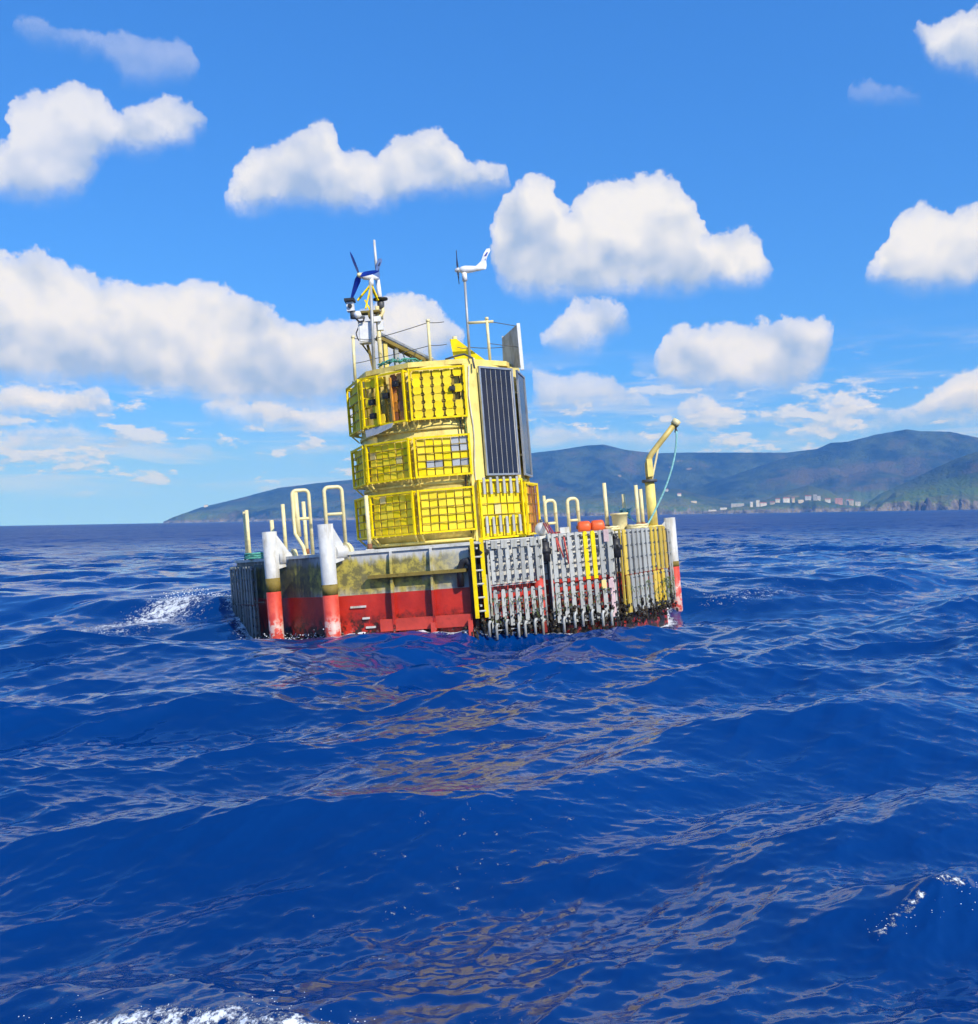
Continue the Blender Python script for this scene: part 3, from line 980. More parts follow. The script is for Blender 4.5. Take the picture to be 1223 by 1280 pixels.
TOWN = [
    (.2235, 3420, 26, 12, 7, 'wall_white', 'roof_grey', 'long low white shed at the left end of the shore town', True),
    (.2345, 3420, 22, 12, 8, 'wall_white', 'roof_grey', 'second low white shed from the left in the shore town', True),
    (.2485, 3440, 44, 16, 12, 'wall_grey', 'roof_green', 'wide grey building with a flat green roof in the shore town', True),
    (.2625, 3260, 8, 9, 17, 'wall_white', 'roof_grey', 'narrow tall white block just right of the green roofed building', True),
    (.2690, 3260, 10, 9, 21, 'wall_white', 'roof_grey', 'tallest narrow white block in the shore town', True),
    (.2745, 3260, 20, 11, 9, 'wall_white', 'roof_tile', 'broad white house right beside the tallest white block', False),
    (.2835, 3250, 13, 10, 7, 'wall_cream', 'roof_tile', 'low cream house below the left foot of the green knoll', False),
    (.2890, 3270, 14, 10, 10, 'wall_white', 'roof_tile', 'white tile roofed house below the left slope of the green knoll', False),
    (.2975, 3260, 20, 11, 12, 'wall_white', 'roof_tile', 'large white tile roofed house under the middle of the knoll', False),
    (.3045, 3270, 9, 9, 13, 'wall_cream', 'roof_tile', 'upright cream house under the top of the knoll', False),
    (.3120, 3260, 17, 11, 9, 'wall_cream', 'roof_grey', 'cream house with a grey flat roof under the knoll', True),
    (.3195, 3260, 18, 11, 11, 'wall_white', 'roof_tile', 'white house straight below the summit of the knoll', False),
    (.3265, 3250, 12, 9, 18, 'wall_grey', 'roof_grey', 'tall grey block right of the knoll summit', True),
    (.3300, 3270, 10, 9, 14, 'wall_white', 'roof_grey', 'white block touching the tall grey block in the town', True),
    (.3390, 3255, 17, 11, 9, 'wall_white', 'roof_tile', 'white tile roofed house left of the pink block', False),
    (.3500, 3250, 23, 12, 16, 'wall_pink', 'roof_tile', 'pink block of flats with a tiled roof on the shore', False),
    (.3580, 3260, 10, 10, 14, 'wall_grey', 'roof_grey', 'grey block just right of the pink block of flats', True),
    (.3625, 3250, 12, 10, 17, 'wall_cream', 'roof_tile', 'tall cream block second right of the pink flats', False),
    (.3690, 3260, 15, 10, 14, 'wall_white', 'roof_grey', 'white flat roofed block at the right end of the town', True),
    (.3600, 3420, 16, 10, 7, 'wall_white', 'roof_tile', 'white house up the slope behind the pink flats', False),
    (.1905, 3800, 14, 10, 7, 'wall_white', 'roof_tile', 'lone white house on the meadow right of the davit crane', False),
    (.1780, 3900, 12, 9, 7, 'wall_white', 'roof_tile', 'lone white house high on the meadow behind the davit crane', False),
    (.2050, 3700, 20, 10, 6, 'wall_cream', 'roof_grey', 'low cream shed on the cliff top left of the town', True),
]
for t_, y_, w_, d_, h_, wl, rf, lb, fl in TOWN:
    house(t_, y_, w_, d_, h_, wl, rf, lb, flat=fl)
house(-.283, 5250, 20, 12, 10, 'wall_white', 'roof_grey', 'tiny white building on the crest of the left headland', flat=True)


def sea_rock(t, y, w, h, seed, label):
    bm = bmesh.new()
    bmesh.ops.create_icosphere(bm, subdivisions=3, radius=1.0)
    r_ = random.Random(seed)
    from mathutils import noise as mn
    off = Vector((seed * 3.1, seed, 0))
    for v in bm.verts:
        d = 1 + 0.45 * mn.fractal(v.co * 1.6 + off, 1.0, 2.0, 4)
        v.co = Vector((v.co.x * w / 2 * d, v.co.y * w / 2.4 * d, (v.co.z * d) * h))
    me = bpy.data.meshes.new('sea_rock')
    bm.to_mesh(me)
    bm.free()
    me.materials.append(MATS['rock'])
    o = link('sea_rock', me, loc=(t * y, y, -2))
    tag(o, label, 'rock', 'rocks off the far shore')


paint('rock', (0.07, 0.065, 0.06), 0.9, scale=0.05, var=0.4, bump=0.0)
sea_rock(.3975, 2720, 26, 17, 2, 'squat dark sea rock just left of the larger stack')
sea_rock(.4385, 2600, 30, 28, 5, 'largest dark sea stack below the right hand cliffs')
sea_rock(.4560, 2640, 18, 13, 7, 'small dark rock right of the largest sea stack')
sea_rock(.4200, 2660, 16, 8, 9, 'low rock between the squat rock and the largest stack')

# ------------------------------------------------------------------ haze
hz = MB().box((0, 0, 246), (14400, 14400, 512))
hm = bpy.data.materials.new('haze_air')
hm.use_nodes = True
hnb = NB(hm.node_tree)
hnb.N.clear()
ho = hnb.node('ShaderNodeOutputMaterial')
pv = hnb.node('ShaderNodeVolumePrincipled')
pv.inputs['Color'].default_value = (0.10, 0.35, 1.0, 1)
pv.inputs['Absorption Color'].default_value = (1, 1, 1, 1)
pv.inputs['Density'].default_value = 1.65e-4
pv.inputs['Anisotropy'].default_value = 0.0
hnb.L.new(pv.outputs[0], ho.inputs['Volume'])
HAZE = hz.build('haze', hm)
HAZE['kind'] = 'stuff'

# ------------------------------------------------------------------ floating platform
plat = thing('floating_platform', 'many sided grey and red floating steel platform carrying the yellow tower', 'platform')
ring = [pol(a, r_) for a, r_ in HULL]


def fpt(i, t, z, outw=0.0):
    """point on hull facet i (from corner i to i+1)"""
    a, b_ = ring[i], ring[(i + 1) % len(ring)]
    d = (b_ - a).normalized()
    n = Vector((d.y, -d.x, 0))
    p = a.lerp(b_, t) + n * outw
    return Vector((p.x, p.y, z))


def fnorm(i):
    d = (ring[(i + 1) % len(ring)] - ring[i]).normalized()
    return d, Vector((d.y, -d.x, 0))


RB = -0.62      # grey / red boundary
MB().prism([(p.x, p.y) for p in ring], RB, DZ - 0.05).build('hull_band', 'hull_grey', plat)
MB().prism([(p.x, p.y) for p in ring], -3.0, RB - 0.001).build('hull_bottom', 'hull_red', plat)
MB().prism([(p.x * 1.008, p.y * 1.008) for p in ring], DZ - 0.049, DZ).build('deck', 'deck_grey', plat, bevel=0.01)
FC, FD, FE, FB, FA = 5, 6, 7, 4, 3       # facets: ribs, racks one and two, rack three, boarding bay, dark left
dC, nC = fnorm(FC)
for t_ in (0.43, 0.71):
    for zz0, zz1, mt_ in ((RB, 0.0, 'hull_grey'), (-2.2, RB - 0.003, 'hull_red')):
        m = MB()
        a0 = fpt(FC, t_, zz0, -0.02)
        m.plate([a0, a0 + Vector((0, 0, zz1 - zz0)), fpt(FC, t_, zz1, 0.06 if zz1 == 0.0 else 0.13), fpt(FC, t_, zz0, 0.13)], 0.035, dC)
        m.build('rib', mt_, plat)
m = MB()
m.bar(fpt(FC, 0.27, -0.36, 0.075), fpt(FC, 0.95, -0.36, 0.075), 0.15, 0.05)
m.build('ledge', 'moss_post', plat)
m = MB()
m.bar(fpt(FC, 0.33, -1.10, 0.09), fpt(FC, 0.97, -1.10, 0.09), 0.06, 0.18)
m.bar(fpt(FC, 0.955, -1.10, 0.15), fpt(FC, 0.955, -1.9, 0.15), 0.07)
m.bar(fpt(FC, 0.70, -1.10, 0.15), fpt(FC, 0.70, -1.9, 0.15), 0.07)
m.build('ledge', 'red_paint', plat)
# black rubber hose arch at the end of the ribbed facet, seen beside the yellow ladder
m = MB().tube([fpt(FC, .90, RB + .02, .05), fpt(FC, .905, -.35, .09), fpt(FC, .93, -.24, .11), fpt(FC, .96, -.22, .11), fpt(FC, .985, -.3, .1), fpt(FC, .985, -1.2, .08)], .055, 10)
m.build('hose', 'black', plat)
for t_, z_, w_ in ((.17, -.80, .22), (.22, -.98, .10), (.25, -1.12, .14), (.21, -1.26, .24)):
    MB().bar(fpt(FC, t_ - w_ / 4, z_, .012), fpt(FC, t_ + w_ / 4, z_, .012), .03, .03).build('draft_mark', 'off_white', plat)
# steel grille on the hull between the racks
for fi, t0, t1 in ((FC, .975, 1.0), (FD, .015, .075), (FD, .455, .52), (FE, .0, .10)):
    m = MB()
    for k_ in range(3):
        tt = t0 + (t1 - t0) * k_ / 2
        m.bar(fpt(fi, tt, -.02, .05), fpt(fi, tt, -1.5, .05), .022)
    for k_ in range(9):
        z_ = -.05 - k_ * .16
        m.bar(fpt(fi, t0, z_, .053), fpt(fi, t1, z_, .053), .018)
    m.build('grille', 'black', plat)
# red and white downpipe between first and second rack, with a black fitting
m = MB().cyl(fpt(FD, .435, -.55, .10), fpt(FD, .435, -1.4, .10), .075, 14)
m.build('downpipe', 'red_paint', plat)
m = MB().cyl(fpt(FD, .465, .0, .14), fpt(FD, .465, -1.3, .14), .02, 8)
m.build('downpipe', 'pvc', plat)
for fi, t_, z_ in ((FD, .50, -.18), (FE, .03, -.22), (FD, .045, -.12)):
    m = MB()
    m.cyl(fpt(fi, t_, z_ - .16, .10), fpt(fi, t_, z_ + .14, .10), .075, 12)
    m.cyl(fpt(fi, t_, z_ + .13, .10), fpt(fi, t_, z_ + .19, .10), .035, 10)
    m.cyl(fpt(fi, t_ - .03, z_, .14), fpt(fi, t_ + .03, z_, .14), .05, 10)
    m.build('pipe_fitting', 'black', plat)


# fender posts stand off the hull on pipe brackets
def fender_post(top, r_, zmoss, zred, zbot, hullpt, gusset):
    x, y = top[0], top[1]
    p = MB()
    ztop = top[2]
    # oblique cut at the top like a sliced tube
    seg = 20
    bmv = p.bm
    lo = [bmv.verts.new((x + r_ * math.cos(2 * math.pi * k_ / seg), y + r_ * math.sin(2 * math.pi * k_ / seg), zmoss)) for k_ in range(seg)]
    hi = [bmv.verts.new((x + r_ * math.cos(2 * math.pi * k_ / seg), y + r_ * math.sin(2 * math.pi * k_ / seg), ztop)) for k_ in range(seg)]
    for k_ in range(seg):
        f = bmv.faces.new((lo[k_], lo[(k_ + 1) % seg], hi[(k_ + 1) % seg], hi[k_]))
        f.smooth = True
    bmv.faces.new(hi)
    post = p.build('fender_post', 'off_white', plat)
    MB().cyl((x, y, zmoss), (x, y, zred), r_ * 1.004, seg).build('weed_band', 'moss_post', post)
    MB().cyl((x, y, zred), (x, y, zbot), r_ * 1.002, seg).build('red_end', 'fender_red', post)
    g = MB()
    h = Vector(hullpt)
    d = Vector((h.x - x, h.y - y, 0)).normalized()
    s_ = Vector((-d.y, d.x, 0))
    c_ = Vector((x, y, 0))
    g.plate([c_ + d * r_ * .8 + Vector((0, 0, ztop - .05)), c_ + d * (r_ + gusset) + Vector((0, 0, h.z + .12)), c_ + d * (r_ + gusset) + Vector((0, 0, h.z - .12)), c_ + d * r_ * .8 + Vector((0, 0, h.z - .16))], .12, s_)
    g.build('gusset', 'off_white', post, bevel=.01)
    MB().cyl(c_ + d * r_ + Vector((0, 0, h.z)), h, .11, 16).build('bracket_pipe', 'off_white', post)
    q = c_ + d * (r_ + gusset + .10) + Vector((0, 0, h.z))
    MB().cyl(q - d * .03, q + d * .03, .145, 16).build('flange', 'cream', post)
    return post


def fender_red():
    mt, b, p = new_mat('fender_red')
    v = b.node('ShaderNodeTexCoord').outputs['Object']
    z = b.sep(v)[2]
    n = b.noise(v, 8.0, 5.0, 0.65)
    base = b.mix(b.sm(n, .35, .65), (0.55, 0.05, 0.03), (0.68, 0.09, 0.05))
    chip = b.m('MULTIPLY', b.sm(n, .45, .55), b.sm(z, -0.85, -1.05))
    base = b.mix(chip, base, (0.62, 0.42, 0.36))
    b.put(p.inputs['Base Color'], base)
    p.inputs['Roughness'].default_value = 0.5
    MATS['fender_red'] = mt


fender_red()
fender_post((-1.84, -4.15, 0.49), .118, -.42, -.58, -2.0, (-1.55, -3.8, .05), .16)
fender_post((-2.93, -3.05, 0.47), .118, -.28, -.50, -2.0, (-2.62, -2.9, .02), .16)
fender_post((3.93, -.85, 0.20), .105, -.60, -.70, -2.0, (3.5, -.8, -.1), .10)

# marine growth along the waterline
g = MB()
rr_ = random.Random(4)
for k_ in range(2200):
    fi, t_ = rr_.choice([(FD, rr_.random())] * 5 + [(FE, rr_.random())] * 3 + [(FC, rr_.random() * .28), (FC, .9 + rr_.random() * .1), (FB, rr_.random())])
    z_ = -1.05 - abs(rr_.gauss(0, .16)) - .12 * rr_.random()
    if fi in (FC, FB):
        z_ -= .12
    p_ = fpt(fi, t_, z_, rr_.uniform(.0, .20))
    s_ = rr_.uniform(.011, .030)
    g.ball(p_, s_, 1, (rr_.uniform(.7, 1.3), rr_.uniform(.7, 1.3), rr_.uniform(.8, 1.9)))
tag(g.build('mussel_growth', 'mussels', plat), kind='stuff')
g = MB()
for k_ in range(280):
    fi, t_ = rr_.choice([(FD, .04 + rr_.random() * .4), (FD, .52 + rr_.random() * .46), (FE, .1 + rr_.random() * .85), (FE, .75 + rr_.random() * .22)])
    z_ = -.80 - abs(rr_.gauss(0, .16))
    p_ = fpt(fi, t_, z_, .19 + rr_.uniform(0, .03))
    g.plate([p_, p_ + Vector((.012, 0, 0)), p_ + Vector((.02 * rr_.random(), -.01, -.03 - .05 * rr_.random()))], .006, nC)
tag(g.build('green_weed', 'weed', plat), kind='stuff')


# ------------------------------------------------------------------ racks on the hull
def shared(mb, name, mat):
    return mb.mesh(name, mat)


def hull_rack(fi, t0, t1, ztop, zbot, cols, label, style, outw=.16):
    d, n = fnorm(fi)
    w = (ring[(fi + 1) % len(ring)] - ring[fi]).length * (t1 - t0)
    base = fpt(fi, (t0 + t1) / 2, zbot, outw)
    th = thing('specimen_rack', label, 'rack', base, math.atan2(d.y, d.x), 'racks of test strips round the hull')
    H = ztop - zbot
    # local: x along, -y outward
    fr = MB()
    for x_ in (-w / 2, w / 2):
        fr.bar((x_, .03, 0), (x_, .03, H), .03)
    for z_ in (.02, H * .5, H - .01):
        for x_ in (-w / 2 + .03, w / 2 - .03):
            fr.bar((x_, .03, z_), (x_, outw - .002, z_), .025)
    fr.build('frame', style['frame'], th)
    rail = shared(MB().bar((-w / 2, .03, 0), (w / 2, .03, 0), .020, .016), 'rail', style['rail'])
    nrail = 6
    for k_ in range(nrail + 1):
        link('rail', rail, th, (0, 0, .03 + (H - .05) * k_ / nrail))
    cw = w / cols
    r_ = random.Random(int(fi * 100 + t0 * 100))
    cl = MB()
    for rowi, (za, zb) in enumerate(style['rows']):
        L = (zb - za) * H
        meshes = {}
        for cidx in range(cols):
            mk = style['mat'](rowi, cidx, r_)
            if mk is None:
                continue
            sp_ = meshes.get(mk)
            if sp_ is None:
                s_ = MB()
                hw = cw * style.get('fill', .30)
                s_.plate([(-hw, 0, 0), (hw, 0, 0), (hw, 0, L - .03), (hw * .6, 0, L), (-hw * .6, 0, L), (-hw, 0, L - .03)], .022, (0, 1, 0))
                sp_ = meshes[mk] = shared(s_, 'specimen', mk)
            x_ = -w / 2 + (cidx + .5) * cw + r_.uniform(-.004, .004)
            o = link('specimen', sp_, th, (x_, -.005 + r_.uniform(-.008, .004), za * H))
            o.rotation_euler = (r_.uniform(-.01, .01), r_.uniform(-.008, .008), r_.uniform(-.05, .05))
            for k_ in range(4):
                zc = za * H + L * (.08 + .28 * k_)
                cl.box((x_ + cw * .26, -.012, zc), (cw * .42, .02, .014))
                cl.box((x_ + cw * .46, .0, zc), (cw * .2, .045, .04))
    co_ = cl.build('clamps', 'dark_grey', th)
    co_['kind'] = 'stuff'
    return th, w, H


def mats_rack1(row, cidx, r_):
    return 'pvc'


def mats_rack2(row, cidx, r_):
    if row == 0 and cidx in (4, 5):
        return 'bright_yellow'
    if row == 1 and cidx == 7:
        return 'pvc_pink'
    if row == 1 and cidx == 6 and False:
        return None
    return 'pvc'


def mats_rack3(row, cidx, r_):
    if cidx in (0, 6, 7, 8, 9):
        return 'strip_yellow' if not (row == 1 and cidx == 9) else 'pvc'
    return 'pvc'


paint('pvc_rail', (0.36, 0.37, 0.37), 0.45, dirt=(0.16, 0.15, 0.11), dirt_amt=0.5)
paint('pvc_pink', (0.62, 0.45, 0.45), 0.45, dirt=(0.3, 0.2, 0.18), dirt_amt=0.4, dirt_scale=9.0, rnd=0.2)
paint('strip_yellow', (0.68, 0.46, 0.03), 0.45, dirt=(0.35, 0.28, 0.12), dirt_amt=0.6, dirt_scale=9.0, rnd=0.25, drip=True)
two = [(.47, .995), (.03, .46)]
st1 = dict(frame='pvc', rail='pvc_rail', rows=[(.52, .93), (.06, .46)], mat=mats_rack1, fill=.26)
th1, w1, H1 = hull_rack(FD, .075, .455, .05, -1.32, 7, 'grey strip rack next to the yellow ladder on the hull', st1)
# header box of the first rack: a row of small boards
hb = shared(MB().box((0, 0, 0), (w1 / 7 * .82, .03, .12)), 'header_board', 'pvc')
for k_ in range(5):
    link('header_board', hb, th1, (-w1 / 2 + (k_ + .6) * w1 / 5.4, -.03, H1 - .07))
st2 = dict(frame='pvc', rail='pvc_rail', rows=two, mat=mats_rack2, fill=.27)
th2, w2, H2 = hull_rack(FD, .525, 1.0, .08, -1.32, 8, 'grey strip rack holding two bright yellow strips near the top', st2)
# two round number tags and a light board on the second rack
for k_, (mk, x_) in enumerate((('tile_cream', .30), ('pvc_pink', .42))):
    MB().box((x_, -.05, H2 * .40), (.075, .02, .13)).build('tag_board', mk, th2, bevel=.004)
MB().box((.40, -.05, H2 * .93), (.085, .03, .19)).build('tag_board', 'pvc_pink', th2, bevel=.004)
st3 = dict(frame='strip_yellow', rail='pvc_rail', rows=two, mat=mats_rack3, fill=.30)
hull_rack(FE, .08, .92, .06, -1.30, 10, 'yellow framed strip rack on the right hand hull face by the davit', st3)
st4 = dict(frame='pvc_shaded', rail='dark_grey', rows=two, mat=lambda a, b_, c_: 'pvc_shaded', fill=.30)  # frame, strips and rails coloured dark for the shade on this face
hull_rack(FA, .06, .96, -.06, -1.30, 9, 'dark shaded strip rack on the left hull face', st4)
stw = dict(frame='pvc', rail='pvc_rail', rows=two, mat=lambda a, b_, c_: 'pvc', fill=.3)
hull_rack(8, .04, .26, .0, -1.30, 3, 'strip rack on the hull face behind the white right fender post', stw)

# white plastic pipe ends hanging under the racks
for (fi, t0, t1, n_) in ((FD, .0, .46, 7), (FD, .53, .99, 6)):
    for k_ in range(n_):
        tt = t0 + (t1 - t0) * (k_ + .3 + .4 * random.random()) / n_
        z_ = -1.14 - .07 * random.random()
        pts = [fpt(fi, tt + .018, z_, .20), fpt(fi, tt + .008, z_ + .008, .21), fpt(fi, tt, z_ - .03, .21), fpt(fi, tt - .001, z_ - .22, .21)]
        MB().tube(pts, .022, 8).build('pipe_end', 'pvc', plat)

# ------------------------------------------------------------------ tower
TX = -0.15
tower = thing('tower', 'pale yellow round steel tower in the middle of the platform', 'tower', (TX, 0, DZ))
TH = 3.17
MB().lathe([(1.53, .001), (1.53, TH)], 60).build('body', 'pale_yellow', tower)
for z_, r_ in ((.03, 1.60), (1.06, 1.565), (2.04, 1.565)):
    MB().lathe([(r_, z_), (r_, z_ + .05)], 60).build('flange', 'pale_yellow', tower)
cap = [pol(a, 1.60) for a in range(20, 380, 36)]
MB().prism([(p.x, p.y) for p in cap], TH + .001, TH + .09).build('roof', 'pale_yellow', tower, bevel=.012)
# flat corner plates either side of the solar panel faces
for a_, w_ in ((23.5, .27), (60, .10), (96, .10)):
    p_ = pol(a_, 1.60)
    m = MB()
    m.box((p_.x, p_.y, TH / 2), (w_, .05, TH - .02), Matrix.Rotation(R(a_), 3, 'Z'))
    p2 = pol(a_, 1.53)
    m.box((p2.x, p2.y, TH / 2), (.04, .14, TH - .04), Matrix.Rotation(R(a_), 3, 'Z'))
    m.build('corner_plate', 'pale_yellow', tower)
# cables down the corner plate
for k_, (a_, r_, mt_) in enumerate(((15.5, 1.60, 'black'), (17.5, 1.645, 'green_cable'), (22, 1.645, 'off_white'))):
    pts = []
    for i in range(12):
        z_ = TH - .05 - i * .27
        pts.append(pol(a_ + .8 * math.sin(i * 1.3 + k_), r_ + .01 * math.sin(i * 2 + k_), z_))
    MB().tube(pts, .013, 6).build('cable', mt_, tower)
MB().box(pol(30, 1.5, .75), (.09, .10, .12), Matrix.Rotation(R(30), 3, 'Z')).build('junction_box', 'galv', tower)

# --- racks on the tower
RA = 1.68
RW = 0.97


def tower_rack(a, z0, h, cols, rows, label, pick, open_cells=False, style='tile', skirts=True):
    p_ = pol(a, RA)
    th = thing('specimen_rack', label, 'rack', (p_.x + TX, p_.y, DZ + z0), R(a), 'racks of test plates on the tower')
    w = RW
    m = MB()
    for x_ in (-w / 2, w / 2):
        m.bar((x_, 0, 0), (x_, 0, h), .034)
    m.bar((-w / 2 + .021, 0, .02), (w / 2 - .021, 0, .02), .032)
    m.bar((-w / 2 + .021, 0, h - .02), (w / 2 - .021, 0, h - .02), .032)
    for x_ in (-w / 2, w / 2):
        for z_ in (.02, h - .02):
            m.bar((x_ * .99, .021, z_), (x_ * .93, .15, z_), .034)
    m.build('frame', 'bright_yellow', th)
    for x_ in (-w / 2, w / 2):
        # side guard bars and the diagonal stay under the rack
        s_ = MB()
        for k_ in range(1, rows):
            s_.bar((x_ * .99, .021, h * k_ / rows), (x_ * .93, .15, h * k_ / rows), .014)
        s_.bar((x_ * .96, .085, .04), (x_ * .96, .085, h - .04), .016)
        s_.build('side_grille', 'bright_yellow', th)
        if skirts:
            MB().bar((x_ * .97, .02, -.005), (x_ * .90, .15, -.14), .026).build('stay', 'pale_yellow', th)
    # bottom shelf, slatted
    if skirts:
        for k_ in range(cols + 1):
            x_ = (-w / 2 + .03) + (w - .06) * k_ / cols
            MB().bar((x_, .018, .0), (x_ * .94, .15, -.0), .02, .02).build('shelf_slat', 'pale_yellow', th)
    bar = shared(MB().bar((-w / 2 + .022, .03, 0), (w / 2 - .022, .03, 0), .010, .014), 'crossbar', 'dark_bar')
    ih = h - .08
    for k_ in range(1, rows):
        link('crossbar', bar, th, (0, -.012 if style == 'tile' else .03, .04 + ih * k_ / rows))
    upr = shared(MB().bar((0, .085, .04), (0, .085, h - .04), .012 if style == 'tile' else .05, .014), 'upright', 'dark_bar')  # behind waisted plates: wide dark slats standing in for the shaded gaps
    cw = (w - .06) / cols
    ch = ih / rows
    r_ = random.Random(int(a * 7 + z0 * 100))
    for k_ in range(1, cols):
        link('upright', upr, th, (-w / 2 + .03 + cw * k_, 0, 0))
    cache = {}
    for i in range(rows):
        for j in range(cols):
            mk = pick(i, j, r_)
            if mk is None:
                continue
            me = cache.get(mk)
            if me is None:
                s_ = MB()
                if style == 'dogbone':
                    a_, b_, c_ = cw * .32, cw * .42, ch * .5
                    s_.plate([(-a_, 0, -c_), (a_, 0, -c_), (a_, 0, -c_ * .72), (b_, 0, -c_ * .5), (b_, 0, c_ * .5), (a_, 0, c_ * .72), (a_, 0, c_), (-a_, 0, c_), (-a_, 0, c_ * .72), (-b_, 0, c_ * .5), (-b_, 0, -c_ * .5), (-a_, 0, -c_ * .72)], .02, (0, 1, 0))
                else:
                    s_.plate([(-cw * .43, 0, -ch * .47), (cw * .43, 0, -ch * .47), (cw * .43, 0, ch * .44), (cw * .39, 0, ch * .47), (-cw * .39, 0, ch * .47), (-cw * .43, 0, ch * .44)], .018, (0, 1, 0))
                me = cache[mk] = shared(s_, 'specimen', mk)
            o = link('specimen', me, th, (-w / 2 + .03 + cw * (j + .5) + r_.uniform(-.005, .005), .05 + r_.uniform(-.012, .012), .04 + ch * (rows - i - .5)))
            o.rotation_euler = (r_.uniform(-.05, .05), r_.uniform(-.02, .02), r_.uniform(-.13, .13))
    return th, cw, ch


def plain(i, j, r_):
    return 'tile_yellow' if r_.random() > .06 else 'tile_cream'


def mid_front(i, j, r_):
    if (i, j) in ((0, 4), (0, 5), (1, 4), (1, 5), (3, 1), (3, 2), (3, 4), (3, 5)):
        return 'tile_grey'
    return 'tile_yellow' if r_.random() > .05 else None


def sparse(i, j, r_):
    if j in (1, 3) and r_.random() < .6:
        return None
    if j in (4, 5):
        return 'rusty' if r_.random() < .55 else 'tile_orange'
    return 'tile_yellow' if r_.random() < .55 else None


def dark_side(i, j, r_):
    return 'tile_yellow' if r_.random() < .8 else None


ZB, ZM, ZT = .20, 1.18, 2.20
HB, HM, HT = .78, .73, .92
names = {-106: 'hindmost left', -70: 'left side', -34: 'front left', 2: 'front'}
tower_rack(-106, ZB, HB, 5, 5, 'bottom plate rack on the shaded back left of the tower', dark_side)
tower_rack(-106, ZM, HM, 5, 5, 'middle plate rack on the shaded back left of the tower', dark_side)
tower_rack(-106, ZT, HT, 4, 5, 'top plate rack on the shaded back left of the tower', dark_side)
tower_rack(-70, ZB, HB, 5, 5, 'bottom rack on the dim left edge of the tower, square mesh', dark_side)
tower_rack(-70, ZM, HM, 5, 5, 'middle rack on the dim left edge of the tower, square mesh', dark_side)
tower_rack(-70, ZT, HT, 4, 5, 'top rack on the dim left edge of the tower, tall slats', dark_side)
tower_rack(-34, ZB, HB, 6, 5, 'full yellow plate rack lowest on the tower, left of the plain bottom front rack', plain)
tower_rack(-34, ZM, HM, 6, 5, 'full yellow plate rack beside the rack with grey plates', plain)
thr, cw_, ch_ = tower_rack(-34, ZT, HT, 6, 5, 'half empty top rack with rusty plates and black devices', sparse, style='dogbone')
for x_, z_ in ((-.28, .45), (.06, .52), (-.27, .2), (.3, .7)):
    MB().box((x_, .015, z_), (.13, .05, .10)).cyl((x_, -.02, z_), (x_, .02, z_), .03, 10).build('black_device', 'black', thr, bevel=.006)
MB().bar((-.1, -.03, .02), (-.1, -.03, HT - .02), .045).build('post', 'bright_yellow', thr)
MB().bar((.22, -.01, .05), (.2, -.01, HT - .1), .035).build('post', 'tile_orange', thr)
tower_rack(2, ZB, HB, 6, 5, 'full yellow plate rack lowest on the front of the tower', plain)
tower_rack(2, ZM, HM, 6, 5, 'rack with grey plates among yellow ones, middle of the tower front', mid_front)
thr, cw_, ch_ = tower_rack(2, ZT, HT, 5, 6, 'top front rack of waisted yellow plates in columns', lambda i, j, r_: None if (j == 4 and i in (1, 3)) else 'tile_yellow', style='dogbone')
MB().box((.26, .0, .52), (.10, .05, .08)).cyl((.26, -.04, .52), (.26, -.01, .52), .025, 10).build('black_device', 'black', thr)
th38, cw_, ch_ = tower_rack(38, .02, 1.06, 6, 5, 'rack of yellow plates and grey strips below the solar panel', plain, skirts=False)
gs = shared(MB().plate([(-.026, 0, 0), (.026, 0, 0), (.026, 0, .28), (.018, 0, .30), (-.018, 0, .30), (-.026, 0, .28)], .02, (0, 1, 0)), 'strip', 'pvc')
for row_, z_ in ((0, .80), (1, .10)):
    for j in range(6):
        link('strip', gs, th38, (-RW / 2 + .03 + cw_ * (j + .42), -.02, z_ + random.uniform(-.012, .012)))


def orange_pick(i, j, r_):
    return ('tile_orange' if r_.random() < .6 else 'rusty') if j in (2, 3, 4) else 'tile_yellow'


th74, cw_, ch_ = tower_rack(74, .04, .98, 6, 5, 'orange and rust stained rack low on the right edge of the tower', orange_pick, skirts=False)
for x_ in (-.06, .12, .28):
    MB().bar((x_, -.02, .04), (x_, -.02, .92), .022).build('rusty_bar', 'rusty', th74)
tower_rack(110, .04, .98, 6, 5, 'yellow plate rack low on the far right side of the tower', plain, skirts=False)


# ------------------------------------------------------------------ solar panels on the tower
def solar_panel(M_, w, h, cols, rows, label, parent_space=True):
    o = bpy.data.objects.new('solar_panel', None)
    COL.objects.link(o)
    o.matrix_world = BUOY @ M_
    tag(o, label, 'solar panel', 'solar panels')
    f = MB()
    for x_ in (-w / 2, w / 2):
        f.bar((x_, 0, 0), (x_, 0, h), .035, .04)
    for z_ in (.0175, h - .0175):
        f.bar((-w / 2 + .018, 0, z_), (w / 2 - .018, 0, z_), .035)
    f.build('frame', 'steel', o)
    MB().box((0, .012, h / 2), (w - .03, .012, h - .03)).build('backsheet', 'off_white', o)
    cw = (w - .06) / cols
    chh = (h - .06) / rows
    cell = shared(MB().box((0, 0, 0), (cw - .012, .004, chh - .004)), 'cell', 'solar_cell')
    for i in range(cols):
        for j in range(rows):
            link('cell', cell, o, (-w / 2 + .03 + cw * (i + .5), .002, .03 + chh * (j + .5)))
    m = MB()
    for sx_ in (-1, 1):
        for z_ in (h * .2, h * .8):
            m.box((sx_ * w * .36, .07, z_), (.05, .10, .04))
    m.build('mount', 'galv', o)
    return o


